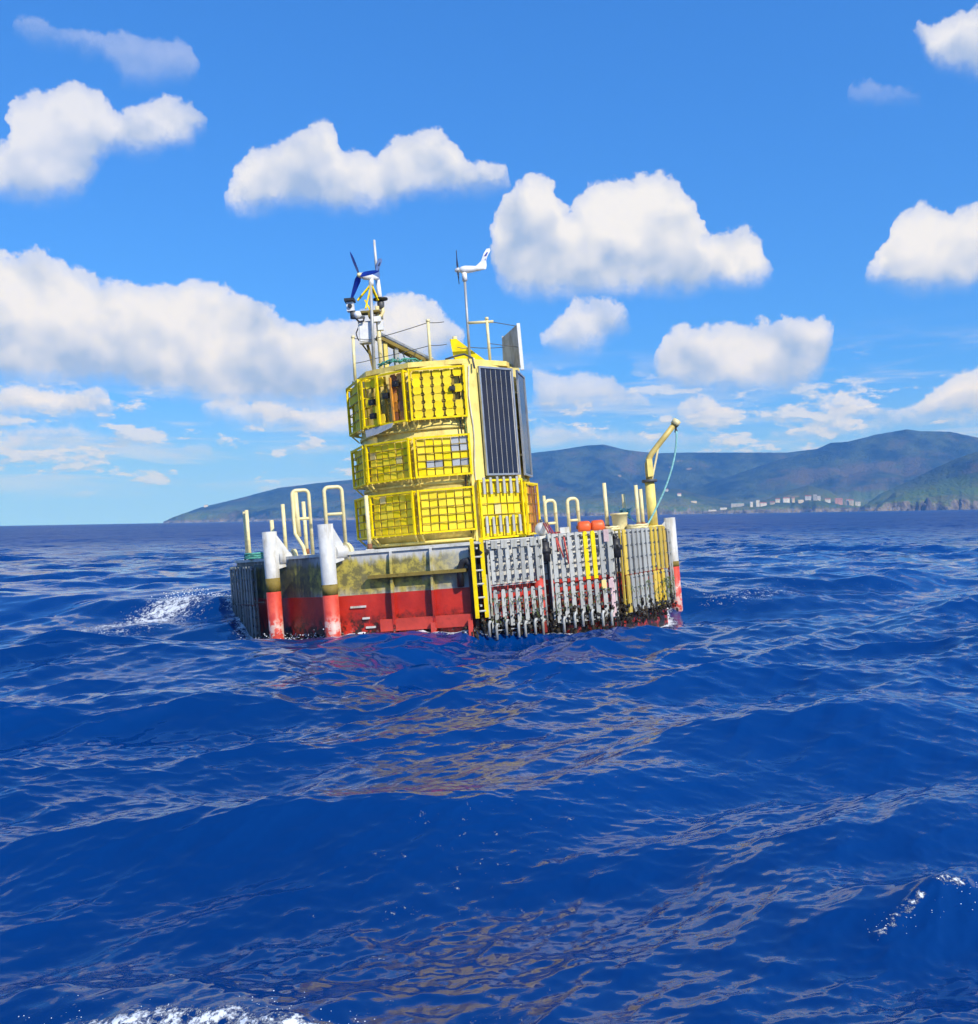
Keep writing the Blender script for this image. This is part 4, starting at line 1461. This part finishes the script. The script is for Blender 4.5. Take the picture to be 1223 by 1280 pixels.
for a_, r_, w_, lb in ((42.5, 1.64, .80, 'tall dark solar panel facing the camera on the tower side'), (79, 1.62, .84, 'tall solar panel seen edge-on at the right edge of the tower'), (110, 1.60, .86, 'tall solar panel on the far right side of the tower')):
    p_ = pol(a_, r_)
    solar_panel(Matrix.Translation((p_.x + TX, p_.y, DZ + 1.15)) @ Matrix.Rotation(R(a_), 4, 'Z'), w_, 1.96, 6, 1, lb)
# pair of panels on the sloping roof frame, seen from behind and below
SL0, SL1 = Vector((-1.22, .05, 4.24)), Vector((.16, .35, 3.45))
ax = (SL1 - SL0).normalized()
depth = Vector((0.06, 1.0, .05)).normalized()
nrm = ax.cross(depth).normalized()
depth = nrm.cross(ax).normalized()
if nrm.z < 0:
    nrm = -nrm
roofM = Matrix((( -depth.x, -nrm.x, ax.x, 0), (-depth.y, -nrm.y, ax.y, 0), (-depth.z, -nrm.z, ax.z, 0), (0, 0, 0, 1)))
for k_, lb in enumerate(('upper solar panel on the sloping roof frame, by the mast', 'lower solar panel on the sloping roof frame, near the roof middle')):
    st = SL0 + ax * (k_ * .80) + depth * .5
    M_ = Matrix.Translation(st) @ roofM
    solar_panel(M_, .95, .78, 4, 4, lb)
fr = thing('panel_frame', 'yellow and grey sloping steel frame under the roof solar panels', 'frame', (0, 0, 0))
m = MB()
m.bar(SL0 - nrm * .08 + depth * .06, SL1 + ax * .05 - nrm * .08 + depth * .06, .10, .06)
m.bar(SL0 - nrm * .08 + depth * .94, SL1 + ax * .05 - nrm * .08 + depth * .94, .10, .06)
m.build('beam', 'moss_post', fr)
RZ = DZ + TH + .09
for q_, nm in ((.14, 'pale_yellow'), (.30, 'galv')):
    for d_ in (.08, .92):
        b0 = SL0 + ax * (1.5 * q_) - nrm * .12 + depth * d_
        MB().bar((b0.x, b0.y, RZ), b0, .07).build('leg', nm, fr)
m = MB()
b0 = SL0 + ax * .45 - nrm * .1 + depth * .1
m.bar((b0.x, b0.y, RZ), b0 + Vector((.3, 0, -.2)), .03)
m.bar((b0.x + .25, b0.y, RZ), b0 + Vector((.1, 0, -.1)), .025)
m.build('brace', 'dark_grey', fr)

# ------------------------------------------------------------------ roof furniture
mast = thing('instrument_mast', 'slim grey mast with yellow brackets on the left of the roof', 'mast', (0, 0, 0))
MB().cyl((-1.29, -.62, RZ), (-1.235, -.6, 5.05), .032, 12).build('pole', 'galv', mast)
MB().cyl((-1.17, -.45, RZ), (-1.16, -.45, 4.62), .04, 12).build('pole', 'cream', mast)
m = MB()
for a0, a1 in (((-1.23, -.6, 5.0), (-1.50, -.6, 4.72)), ((-1.23, -.6, 4.98), (-1.36, -.62, 4.55)), ((-1.23, -.6, 5.0), (-1.13, -.5, 4.72)), ((-1.36, -.6, 4.72), (-1.28, -.6, 4.52))):
    m.bar(a0, a1, .055, .03)
m.build('bracket', 'bright_yellow', mast)
m = MB().box((-1.28, -.5, 4.50), (.36, .24, .035)).box((-1.30, -.5, 4.44), (.05, .24, .08))
m.build('platform', 'moss_post', mast)
m = MB().tube([(-1.24, -.45, 4.42), (-1.10, -.42, 4.44), (-1.06, -.40, 4.52), (-1.07, -.4, 4.68)], .035, 10)
m.build('curved_arm', 'cream', mast)
m = MB().box((-1.17, -.5, 4.36), (.14, .14, .10)).box((-1.12, -.45, 4.24), (.10, .12, .16))
m.build('clamp', 'white', mast)
m = MB().tube([(-1.55, -.6, 4.38), (-1.5, -.6, 4.32), (-1.42, -.6, 4.33), (-1.4, -.6, 4.4)], .018, 8)
m.build('hook', 'black', mast)

cab = thing('equipment_cabinet', 'pale grey equipment cabinet on the mast below the cameras', 'cabinet', (-1.40, -.42, 3.94))
MB().box((0, 0, .2), (.27, .22, .40)).build('case', 'off_white', cab, bevel=.012)
MB().box((0, -.115, .2), (.22, .012, .34)).build('door', 'white', cab, bevel=.004)
MB().bar((0, .05, -.02), (.10, .05, -.64), .05).bar((-.1, .05, .0), (.08, .05, -.3), .03).build('stand', 'moss_post', cab)
MB().tube([(-.14, -.05, .3), (-.19, -.05, .2), (-.17, -.05, .1), (-.12, -.05, .02)], .012, 6).build('cable', 'black', cab)

cm = thing('camera_unit', 'black topped white camera box on the left of the mast head', 'camera', (-1.62, -.6, 4.45))
MB().box((-.02, 0, .16), (.13, .16, .17)).build('housing', 'white', cm, bevel=.01)
MB().box((-.02, -.03, .275), (.19, .22, .05)).build('sun_shield', 'black', cm, bevel=.006)
MB().cyl((-.02, -.08, .16), (-.02, -.12, .16), .04, 14).build('lens', 'black', cm)
MB().cyl((.02, 0, -.06), (.02, 0, .08), .06, 14).box((.12, 0, -.05), (.22, .05, .04)).build('bracket', 'dark_grey', cm)
MB().ball((.10, -.02, .0), .075, 2).build('dome', 'white', cm)

sn = thing('weather_sensor', 'black disc topped sensor right of the mast head', 'sensor', (-1.09, -.4, 4.58))
MB().lathe([(.05, 0), (.065, .05), (.07, .12), (.05, .14)], 16).build('body', 'dark_grey', sn)
MB().lathe([(.03, .14), (.14, .17), (.14, .195), (.02, .215)], 20).build('disc', 'black', sn)

an = thing('antenna', 'tall thin white whip antenna behind the blue bladed wind turbine', 'antenna', (0, 0, 0))
MB().cyl((-1.10, -.3, 4.70), (-1.13, -.3, 5.2), .045, 12).build('base', 'white', an)
MB().tube([(-1.13, -.3, 5.2), (-1.13, -.3, 5.93)], [.03, .022], 10).build('whip', 'off_white', an)
MB().cyl((-1.09, -.3, 4.4), (-1.10, -.3, 4.70), .02, 8).build('stem', 'galv', an)


def turbine(hub, yaw, blade_angles, R_, label, blade_mat, nac_len, tail_up, pole_pts, pole_mat, tail_mat, pitch=0.0):
    """nacelle runs along local +x from the hub; rotor turns in the local yz plane"""
    o = bpy.data.objects.new('wind_turbine', None)
    COL.objects.link(o)
    o.matrix_world = BUOY @ Matrix.Translation(hub) @ Matrix.Rotation(yaw, 4, 'Z') @ Matrix.Rotation(pitch, 4, 'Y')
    tag(o, label, 'wind turbine', 'wind turbines on the roof')
    L = nac_len
    MB().lathe([(.004, -.10), (.03, -.085), (.045, -.05), (.05, -.012)], 18, 'X').build('hub', 'off_white' if blade_mat == 'blade_dark' else 'cream', o)
    MB().lathe([(.035, -.01), (.062, .03), (.072, .10), (.06, .22), (.04, L * .8), (.022, L)], 18, 'X').build('nacelle', 'white', o)
    # tail fin: swept up plate with its own thickness
    x0 = L
    fin = MB().plate([(x0 - .20, 0, .02), (x0 - .06, 0, .13), (x0 + .0, 0, tail_up * .75), (x0 + .06, 0, tail_up * .98), (x0 + .12, 0, tail_up), (x0 + .13, 0, tail_up * .88), (x0 + .07, 0, tail_up * .62), (x0 + .035, 0, tail_up * .40), (x0 + .04, 0, .05), (x0 + .02, 0, -.02), (x0 - .12, 0, -.04)], .022, (0, 1, 0))
    fo = fin.build('tail_fin', tail_mat, o, bevel=.004)
    for p_ in ([(x0 + .0, 0, tail_up * .60), (x0 + .045, 0, tail_up * .60), (x0 + .085, 0, tail_up * .80), (x0 + .06, 0, tail_up * .80)], [(x0 + .005, 0, .14), (x0 + .03, 0, .14), (x0 + .025, 0, tail_up * .5)]):
        for s_ in (-.0135, .0135):
            MB().plate([(a, s_, c_) for a, _, c_ in p_], .003, (0, 1, 0)).build('blue_mark', 'blade_blue' if tail_mat == 'white' else 'blade_dark', fo)
    bl = MB()
    wq = R_ / .40
    prof = [(.03, .030 * wq, .0), (.10, .046 * wq, .01), (.25 * wq, .034 * wq, .006), (.33 * wq, .024 * wq, .003), (R_, .010, 0)]
    rings = []
    for rad, c_, tw in prof:
        an_ = R(28) * (1 - rad / R_) + R(6)
        row = []
        for q_, th_ in ((-1, 0), (-.3, .010), (1, 0), (-.3, -.006)):
            y_ = q_ * c_ * math.cos(an_) - th_ * math.sin(an_)
            x_ = q_ * c_ * math.sin(an_) + th_ * math.cos(an_)
            row.append(bl.bm.verts.new((x_, y_, rad)))
        rings.append(row)
    for A, B in zip(rings[:-1], rings[1:]):
        for k_ in range(4):
            bl.bm.faces.new((A[k_], A[(k_ + 1) % 4], B[(k_ + 1) % 4], B[k_]))
    bl.bm.faces.new(rings[0])
    bl.bm.faces.new(rings[-1])
    bme = bl.mesh('blade', blade_mat)
    for ba in blade_angles:
        b_ = link('blade', bme, o, (-.04, 0, 0))
        b_.rotation_euler = (ba, 0, 0)
    iv = (Matrix.Translation(hub) @ Matrix.Rotation(yaw, 4, 'Z') @ Matrix.Rotation(pitch, 4, 'Y')).inverted()
    pp = [iv @ Vector(p) for p in pole_pts]
    MB().tube(pp, .024, 12).build('pole', pole_mat, o)
    top = pp[-1]
    MB().tube([top + Vector((0, 0, -.11)), top + Vector((0, 0, .04))], .047, 14).build('yaw_mount', 'white', o)
    return o


turbine((.46, -.9, 5.06), 0.0, (R(0), R(122), R(242)), .37, 'white bodied wind turbine on the tall slim pole right of the roof', 'blade_dark', .46, .36,
        [(.51, -.9, RZ - .0), (.535, -.9, 4.96)], 'galv', 'white')
turbine((-1.38, -.75, 5.15), R(48), (R(-24), R(96), R(216)), .53, 'blue bladed wind turbine at the top of the instrument mast', 'blade_blue', .42, .40,
        [(-1.23, -.58, 5.04), (-1.23, -.58, 5.1)], 'galv', 'tail_blue') if False else None
paint('tail_blue', (0.10, 0.17, 0.36), 0.4, bump=0.0)
turbine((-1.38, -.75, 5.15), R(48), (R(-24), R(96), R(216)), .53, 'blue bladed wind turbine at the top of the instrument mast', 'blade_blue', .42, .40,
        [(-1.22, -.58, 5.0), (-1.22, -.58, 5.09)], 'galv', 'tail_blue')

# roof rail stanchions and wires
RS = [((-1.66, -.6, RZ - .12), (-1.64, -.6, 4.05), 'cream', 'short pale rail post at the far left corner of the roof'),
      ((-.20, -1.2, RZ), (-.19, -1.2, 4.11), 'cream', 'pale rail post at the front of the roof before the sloping panels'),
      ((-.28, 1.15, RZ), (-.28, 1.15, 3.85), 'cream', 'pale rail post at the back of the roof behind the sloping panels'),
      ((.88, -.9, RZ), (.88, -.9, 4.13), 'cream', 'pale rail post joined by a short bar to the turbine pole'),
      ((1.20, .75, RZ), (1.20, .75, 3.80), 'cream', 'pale rail post at the back right of the roof behind the grey panel')]
for a0, a1, mk, lb in RS:
    th = thing('rail_post', lb, 'post', (a0[0], a0[1], a0[2]), 0, 'rail posts on the tower roof')
    d_ = Vector(a1) - Vector(a0)
    MB().cyl((0, 0, 0), d_, .028, 10).build('tube', mk, th)
    MB().cyl((0, 0, 0), (0, 0, .02), .06, 12).build('foot_plate', 'galv', th)
    MB().cyl(d_ - Vector((0, 0, .03)), d_ + Vector((0, 0, .015)), .036, 10).build('cap', 'cream', th)
single('cross_bar', MB().cyl((.51, -.9, 4.07), (1.0, -.9, 4.06), .026, 10), 'cream', 'short pale bar from the turbine pole to the rail post', 'bar')


def wire(pts, sag, lab, r_=.007, mat='dark_grey', name='rail_wire', cat='wire', grp='rail wires on the tower roof'):
    P = []
    for a0, a1 in zip(pts[:-1], pts[1:]):
        a0, a1 = Vector(a0), Vector(a1)
        for i in range(8):
            t_ = i / 8
            p_ = a0.lerp(a1, t_)
            p_.z -= sag * 4 * t_ * (1 - t_)
            P.append(p_)
    P.append(Vector(pts[-1]))
    return single(name, MB().tube(P, r_, 6), mat, lab, cat, grp)


wire([(-1.64, -.6, 4.02), (-1.27, -.62, 3.97), (-.19, -1.2, 4.07), (.10, -1.2, 4.06)], .01, 'upper rail wire from the left roof post to the front roof post')
wire([(-1.64, -.6, 3.55), (-1.28, -.62, 3.60), (-.19, -1.2, 3.65), (.12, -1.2, 3.65)], .01, 'lower rail wire from the left roof post to the front roof post')
wire([(.95, -.9, 4.06), (1.42, -.85, 3.95)], .0, 'upper rail wire between the right rail post and the grey panel')
wire([(.30, -1.0, 3.62), (.53, -.9, 3.62), (1.17, -.45, 3.66)], .02, 'lower rail wire from the turbine pole to the grey panel')
wire([(.88, -.9, 3.66), (1.46, -.85, 3.55)], .0, 'lower rail wire between the right rail post and the grey panel')

# weathered panel on edge at the right of the roof
gp = thing('side_panel', 'weathered grey panel with a white edge standing at the right of the roof', 'panel', (0, 0, 0))
m = MB()
c4 = [Vector((1.14, -.30, 3.30)), Vector((1.16, -.30, 3.86)), Vector((1.44, -.90, 3.97)), Vector((1.46, -.90, 3.16))]
nn = (c4[1] - c4[0]).cross(c4[3] - c4[0]).normalized()
m.plate(c4, .03, nn)
m.build('sheet', 'panel_grey' if 'panel_grey' in MATS else paint('panel_grey', (0.46, 0.47, 0.45), 0.6, dirt=(0.2, 0.19, 0.14), dirt_amt=.7, dirt_scale=4.0, drip=True), gp)
MB().bar((1.46, -.92, 3.12), (1.45, -.92, 3.98), .085, .06).build('edge_bar', 'white', gp)
MB().bar((1.145, -.29, 3.26), (1.165, -.29, 3.90), .035).build('edge_bar', 'galv', gp)

# yellow folded lifting arm on the roof
la = thing('lifting_arm', 'bright yellow folded lifting arm on the roof beside the turbine pole', 'crane', (0, 0, 0))
MB().bar((.30, -.3, RZ), (.23, -.3, 3.84), .12, .10).build('post', 'bright_yellow', la, bevel=.01)
MB().plate([(.16, -.3, 3.90), (.28, -.3, 3.90), (.90, -.3, 3.36), (.84, -.3, 3.29), (.40, -.3, 3.36), (.20, -.3, 3.56)], .18, (0, 1, 0)).build('boom', 'bright_yellow', la, bevel=.012)
MB().cyl((.30, -.42, 3.38), (.60, -.42, 3.48), .03, 10).build('ram', 'off_white', la)
MB().box((.36, -.3, RZ + .04), (.34, .3, .08)).build('base', 'bright_yellow', la, bevel=.01)
MB().cyl((.26, -.3, 3.84), (.25, -.3, 3.96), .045, 10).build('cap', 'cream', la)

# teal netting and hose on the roof edge
m = MB()
r2 = random.Random(8)
for k_ in range(5):
    P = []
    for i in range(14):
        P.append((-1.15 + .75 * i / 13 + r2.uniform(-.04, .04), -1.05 + r2.uniform(-.08, .08) - .25 * math.sin(i / 13 * math.pi), RZ + .05 + r2.uniform(0, .09)))
    m.tube(P, .012, 5)
single('teal_net', m, 'teal_net', 'tangled teal net line lying on the left front of the roof', 'net')
m = MB().tube([(.08, -1.45, RZ + .02), (.25, -1.4, RZ + .07), (.42, -1.42, RZ + .09), (.56, -1.5, RZ + .0), (.585, -1.56, RZ - .2)], .018, 8)
single('roof_hose', m, 'dark_grey', 'dark hose lying along the front edge of the roof', 'hose')
single('tarpaulin_strip', MB().plate([(-1.5, -1.0, 2.20), (-.95, -1.45, 2.24), (-.98, -1.46, 2.16), (-1.25, -1.28, 2.08), (-1.48, -1.08, 2.06)], .02, (-.6, -.8, 0)), 'galv', 'grey flap of sheet wedged between the top and middle left racks', 'sheet', loc=(0.02, -.10, 0.02))

# ------------------------------------------------------------------ deck furniture
def hoop(pa, pb, top, zmid, label, extra=None, r_=.03):
    """handrail hoop: two legs joined by a rounded top with a middle bar"""
    pa, pb = Vector(pa), Vector(pb)
    th = thing('handrail_hoop', label, 'handrail', pa, 0, 'cream handrail hoops on the deck')
    b = pb - pa
    d = Vector((b.x, b.y, 0)).normalized()
    w = Vector((b.x, b.y, 0)).length
    h = top - pa.z
    rc = min(.07, w * .4)
    up = Vector((0, 0, 1))
    pts = [Vector((0, 0, 0))] if extra is None else [Vector(p) - pa for p in extra]
    pts += arc(d * rc + up * (h - rc), rc, 180, 90, 5, d, up)
    pts += arc(d * (w - rc) + up * (h - rc), rc, 90, 0, 5, d, up)
    pts.append(d * w + up * b.z)
    MB().tube(pts, r_, 10).build('loop', 'cream', th)
    z_ = zmid - pa.z
    MB().cyl(up * z_, d * w + up * z_, r_ * .8, 8).build('mid_bar', 'cream', th)
    return th


hoop((-1.89, -3.72, DZ), (-1.63, -3.62, DZ), 1.07, .65, 'handrail hoop directly behind the nearer left fender post')
h1 = hoop((-2.51, -3.1, DZ), (-2.26, -3.0, DZ), 1.10, .64, 'handrail hoop with a cranked leg leading down to the boarding ladder', extra=[(-2.30, -3.35, -.30), (-2.31, -3.33, -.05), (-2.36, -3.25, .18), (-2.50, -3.12, .40), (-2.51, -3.1, .6)])
MB().cyl((.06, .02, .3), (.05, .02, 1.02), .04, 10).build('inner_post', 'cream', h1)
hoop((2.01, -1.8, DZ), (2.19, -1.75, DZ), .66, .28, 'handrail hoop left of the orange floats')
hoop((1.62, -1.75, DZ), (1.80, -1.70, DZ), .66, .26, 'handrail hoop close to the right foot of the tower')

bl_ = thing('boarding_ladder', 'pale boarding ladder between the two left fender posts', 'ladder', (-2.2, -3.35, 0))
for x_, y_ in ((-.10, .02), (.26, -.26)):
    MB().cyl((x_, y_, -1.3), (x_, y_, .05), .028, 10).build('rail', 'cream', bl_)
for k_ in range(5):
    z_ = .02 - k_ * .22
    MB().cyl((-.10, .02, z_), (.26, -.26, z_), .022, 8).build('rung', 'cream', bl_)

ld = thing('yellow_ladder', 'narrow yellow ladder down the hull left of the first strip rack', 'ladder', fpt(FD, .0, 0, 0))
d6, n6 = fnorm(FD)
for s_ in (-.075, .075):
    MB().bar(d6 * s_ + n6 * .17 + Vector((0, 0, -1.08)), d6 * s_ + n6 * .17 + Vector((0, 0, .10)), .06, .035).build('rail', 'bright_yellow', ld)
for k_ in range(6):
    z_ = -.98 + k_ * .2
    MB().cyl(d6 * -.06 + n6 * .17 + Vector((0, 0, z_)), d6 * .06 + n6 * .17 + Vector((0, 0, z_)), .016, 8).build('rung', 'pvc', ld)
MB().bar(d6 * .11 + n6 * .17 + Vector((0, 0, -1.1)), d6 * .11 + n6 * .17 + Vector((0, 0, -.45)), .03).build('white_pipe', 'pvc', ld)
for z_ in (-.9, -.05):
    MB().bar(n6 * .04 + Vector((0, 0, z_)), n6 * .16 + Vector((0, 0, z_)), .03).build('standoff', 'galv', ld)

DP = [((-3.93, -.5), .95, 'leftmost of two close cream posts at the left end of the deck'),
      ((-3.86, -.62), .97, 'second of two close cream posts at the left end of the deck'),
      ((-3.02, -2.4), .68, 'short yellow post right behind the farther left fender post'),
      ((-3.00, -1.5), .98, 'cream post between the left fender post and the cranked handrail'),
      ((-2.54, -2.0), .97, 'cream post seen through the cranked handrail hoop'),
      ((-1.43, -2.2), .98, 'lone cream post standing in front of the left foot of the tower'),
      ((2.71, -1.5), .90, 'tall cream post between the orange floats and the bucket'),
      ((3.17, -.5), .71, 'short yellow post wrapped with teal rope'),
      ((3.31, -1.2), .83, 'taller of two close cream posts left of the davit'),
      ((3.42, -1.0), .76, 'shorter of two close cream posts left of the davit'),
      ((-1.0, 3.6), .95, 'cream post at the back of the deck behind the tower left'),
      ((1.9, 3.3), .95, 'cream post at the back of the deck behind the tower right')]
for (x_, y_), zt, lb in DP:
    th = thing('deck_post', lb, 'post', (x_, y_, DZ), 0, 'cream posts round the deck')
    ht = zt - DZ
    MB().cyl((0, 0, 0), (0, 0, ht), .034, 12).build('tube', 'cream', th, bevel=0)
    MB().cyl((0, 0, 0), (0, 0, .10), .045, 12).build('socket', 'rusty', th)
    MB().box((0, 0, .006), (.13, .13, .012)).build('foot_plate', 'deck_grey', th)

dv = thing('davit_crane', 'pale yellow davit crane with a bent arm at the right of the deck', 'crane', (3.60, -1.0, DZ))
MB().cyl((0, 0, 0), (0, 0, .84), .088, 18).build('column', 'pale_yellow', dv)
MB().cyl((0, 0, .82), (0, 0, .87), .14, 18).build('collar', 'dark_grey', dv)
MB().tube([(0, 0, .87), (-.01, 0, 1.02), (-.008, 0, 1.14), (.02, 0, 1.24), (.08, 0, 1.34), (.32, 0, 1.60), (.56, 0, 1.86)], [.058, .057, .056, .054, .052, .052, .052], 14).build('arm', 'moss_arm' if 'moss_arm' in MATS else paint('moss_arm', (0.58, 0.44, 0.13), .45, dirt=(.25, .2, .05), dirt_amt=.4), dv)
MB().cyl((.535, 0, 1.83), (.60, 0, 1.91), .078, 14).build('end_cap', 'cream', dv)
MB().bar((.05, 0, .88), (.25, 0, 1.56), .04, .03).build('brace', 'cream', dv)
MB().box((.02, -.03, 1.08), (.10, .10, .32)).build('sleeve', 'pale_yellow', dv, bevel=.015)
MB().cyl((.56, 0, 1.72), (.56, 0, 1.82), .02, 8).ball((.56, 0, 1.71), .035, 1).build('hook', 'dark_grey', dv)
MB().cyl((0, 0, 0), (0, 0, .03), .17, 18).build('foot_plate', 'pale_yellow', dv)
wire([(4.27, -1.02, 1.76), (4.03, -1.02, .88), (3.78, -1.08, .30), (3.56, -1.1, .06)], -.0, 'pale teal rope hanging in a curve from the davit tip to the deck', .017, 'teal_rope', 'davit_rope', 'rope', None) if False else None
P = []
for i in range(25):
    t_ = i / 24
    x_ = 4.16 - .71 * (t_ ** 1.7)
    P.append((x_, -1.03 - .06 * t_, 1.76 - 1.70 * t_))
single('davit_rope', MB().tube(P, .018, 8), 'teal_rope', 'pale teal rope hanging in a curve from the davit tip to the deck', 'rope')

for k_, (x_, lb) in enumerate(((2.25, 'left of two short orange floats lying on the deck'), (2.48, 'right of two short orange floats lying on the deck'))):
    th = thing('orange_float', lb, 'float', (x_, -2.0, DZ + .10), R(6 * k_ - 3), 'orange floats on the deck')
    MB().lathe([(.05, -.115), (.085, -.10), (.10, -.07), (.10, .07), (.085, .10), (.05, .115)], 20, 'X').build('drum', 'orange', th)
    MB().lathe([(.03, -.135), (.04, -.115)], 12, 'X').build('plug', 'rusty', th)

bk = thing('bucket', 'pale yellow bucket with a rim standing right of the orange floats', 'bucket', (2.92, -1.6, DZ))
MB().lathe([(.115, 0), (.125, .02), (.14, .26), (.158, .26), (.158, .295), (.135, .295), (.12, .03)], 22).build('pail', 'cream', bk)
MB().tube(arc((0, -.02, .27), .15, 200, 340, 12, (1, 0, 0), (0, -.5, .86)), .008, 6).build('handle', 'galv', bk)


def coil(loc, r_, mat, label, n=4, name='rope_coil'):
    P = []
    for i in range(n * 16):
        a_ = i / 16 * 2 * math.pi
        P.append((r_ * (1 + .06 * math.sin(i * .9)) * math.cos(a_), r_ * (1 + .05 * math.cos(i * 1.7)) * math.sin(a_), max(.02, .02 + .036 * (i // 16)) + .008 * math.sin(i * 2.1)))
    return single(name, MB().tube(P, .019, 7), mat, label, 'rope', 'rope coils on the deck', loc=loc)


coil((2.72, -1.95, DZ), .12, 'cream', 'small cream rope coil between the orange floats and bucket', 2)
coil((3.20, -1.75, DZ), .17, 'cream', 'wide cream rope coil right of the bucket', 2)
coil((-3.45, -1.9, DZ), .18, 'teal_net', 'teal rope coil near the left end of the deck', 3)
m = MB()
r3 = random.Random(3)
P = []
for i in range(40):
    a_ = i * .9
    P.append((3.17 + .075 * math.cos(a_) * (1 + .5 * r3.random()), -.5 + .075 * math.sin(a_), .22 + .22 * r3.random()))
m.tube(P, .016, 6)
m.tube([(3.19, -.56, .34), (3.28, -.7, .22), (3.40, -.85, .10), (3.55, -.95, .075)], .014, 6)
m.tube([(3.12, -.56, .36), (3.10, -.6, .2), (3.08, -.62, .07)], .014, 6)
single('teal_rope_tangle', m, 'teal_rope', 'teal rope tangled round the short yellow post', 'rope')
bu = thing('white_float', 'dirty white round float tied at the right foot of the tower', 'float', (1.52, -1.95, DZ + .12))
MB().ball((0, 0, 0), .12, 3).build('ball', 'off_white', bu)
MB().cyl((0, 0, .10), (0, 0, .17), .03, 10).build('eye', 'dark_grey', bu)
m = MB()
for k_ in range(3):
    m.tube([(1.56 + .03 * k_, -2.02, DZ + .22), (1.60 + .04 * k_, -2.6, DZ + .03), (1.62 + .05 * k_, -3.4, DZ + .04), (1.62 + .06 * k_ - .05 * (k_ == 1), -4.02, DZ - .05), (1.64 + .07 * k_, -4.03, -.2 - .1 * k_)], .013, 6)
single('red_rope', m, 'red_rope', 'red ropes running from the white float over the deck edge', 'rope')
single('white_box', MB().box((0, 0, .06), (.16, .14, .12)), 'off_white', 'small white box on the deck right of the tower foot', 'box', bevel=.01, loc=(1.9, -2.1, DZ))

# ------------------------------------------------------------------ spray: flecks thrown up by the breaking crests
sp = MB()
r4 = random.Random(12)


def flecks(x0, y0, x1, y1, n, spread, zlo, zhi, smin, smax):
    for _ in range(n):
        t_ = r4.random()
        x_ = x0 + (x1 - x0) * t_ + r4.gauss(0, spread)
        y_ = y0 + (y1 - y0) * t_ + r4.gauss(0, spread)
        zz = r4.uniform(zlo, zhi)
        arr = np.array([x_]), np.array([y_]), np.array([.02])
        z_ = float(sea_surface(*arr)[0][0]) + zz
        s_ = r4.uniform(smin, smax)
        sp.ball((x_, y_, z_), s_, 1, (r4.uniform(.8, 1.6), r4.uniform(.8, 1.6), r4.uniform(.5, 1.0)))


flecks(-1.75, 3.58, -.4, 3.46, 160, .06, .0, .03, .0006, .0022)
flecks(1.45, 4.0, 2.05, 4.2, 60, .03, .0, .015, .0006, .0022)
flecks(.9, 3.65, 1.4, 3.95, 7, .10, -.003, .002, .001, .004)
flecks(-4.5, 20.4, -6.0, 18.8, 500, .22, .0, .16, .003, .012)
flecks(-3.5, 16.1, -2.4, 15.4, 300, .16, .0, .16, .003, .011)
flecks(-2.4, 15.4, -.3, 14.95, 160, .05, -.01, .015, .002, .008)
so = sp.build('sea_spray', paint('spray', (.8, .83, .86), .6, bump=0), None)
so['kind'] = 'stuff'
